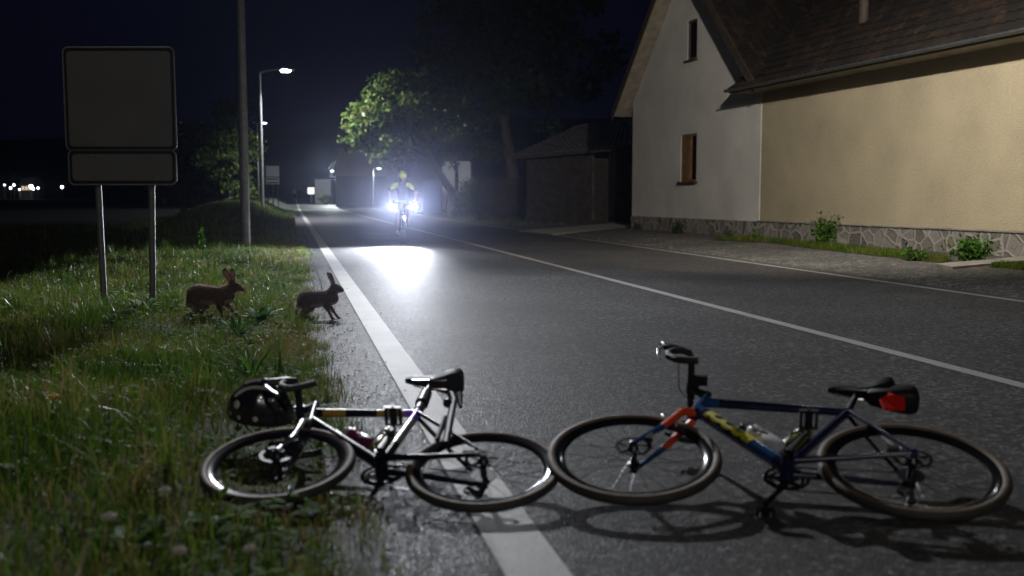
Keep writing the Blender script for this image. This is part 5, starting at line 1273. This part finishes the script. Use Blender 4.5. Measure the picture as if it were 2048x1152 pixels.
# two people far up the road
def walker(label, x, y0, d, mj, mtz, turn):
    a = at(x, y0, d); z = zxy(a.x, d); g = Vector((a.x, d, z)); M = Matrix.Translation(g) @ Matrix.Rotation(turn, 4, 'Z')
    t = thing('person', label, 'person', mat=M); c = [((0, 0, .95), .12, (0, 0, 1.3), .15), ((0, 0, 1.45), .05, (0, 0, 1.52), .05), ((0, 0, 1.60), .095, (.01, 0, 1.66), .095)]
    for s_ in (-1, 1):
        c += [((0, s_*.09, .92), .09, (.06*s_, s_*.09, .5), .06), ((.06*s_, s_*.09, .5), .055, (.0, s_*.09, .08), .04), ((.0, s_*.09, .05), .04, (.14, s_*.09, .03), .03), ((0, s_*.17, 1.40), .065, (-.04*s_, s_*.23, 1.13), .045), ((-.04*s_, s_*.23, 1.13), .042, (.08, s_*.22, .9), .032)]
        c += finger_set((.08, s_*.22, .9), (.1, 0, -1), (.6, 0, 0), s_, .2)
    me = skin(c, .014, 3, 'body'); me.materials.append(M_skin); link('body', me, t)
    me = skin([((0, 0, .92), .135, (0, 0, 1.32), .168)]+[((0, s_*.17, 1.40), .08, (-.04*s_, s_*.23, 1.13), .06) for s_ in (-1, 1)]+[((-.04*s_, s_*.23, 1.13), .058, (.06, s_*.22, .96), .045) for s_ in (-1, 1)], .02, 3, 'jacket'); me.materials.append(mj); link('jacket', me, t)
    me = skin([((0, s_*.09, .92), .105, (.06*s_, s_*.09, .5), .075) for s_ in (-1, 1)]+[((.06*s_, s_*.09, .5), .072, (.0, s_*.09, .12), .055) for s_ in (-1, 1)], .02, 3, 'trousers'); me.materials.append(mtz); link('trousers', me, t)
    b = MB(); b.ball((-.012, 0, 1.665), (.105, .103, .10), 12); b.build('hair', M_bark, t)
walker('left of two far people, in a pale jacket at the end of the road', 589, 395, 150, M_far, M_short, R_(-80))
walker('right of two far people, in dark clothes at the end of the road', 599, 395, 152, M_cloth, M_short, R_(-95))

# ------------------------------------------------------------------ night haze
HAZE = 0.00014
b = MB(); b.box((0, 250, 38), (2200, 1500, 86)); hz_ = b.mesh('haze', [], 0)
hm_ = bpy.data.materials.new('night haze'); hm_.use_nodes = True; N = hm_.node_tree.nodes; N.remove(N['Principled BSDF']); v = N.new('ShaderNodeVolumePrincipled')
v.inputs['Color'].default_value = (.62, .68, 1.0, 1); v.inputs['Density'].default_value = HAZE; v.inputs['Anisotropy'].default_value = .93
hm_.node_tree.links.new(v.outputs[0], N['Material Output'].inputs['Volume']); hz_.materials.append(hm_)
tag(link('haze', hz_), 'thin night haze over road and meadow', 'haze', kind='stuff')
S.cycles.max_bounces = 6; S.cycles.diffuse_bounces = 3; S.cycles.glossy_bounces = 3; S.cycles.transmission_bounces = 4; S.cycles.volume_bounces = 0
S.cycles.sample_clamp_indirect = 4; S.cycles.use_denoising = True; S.cycles.caustics_reflective = False; S.cycles.caustics_refractive = False
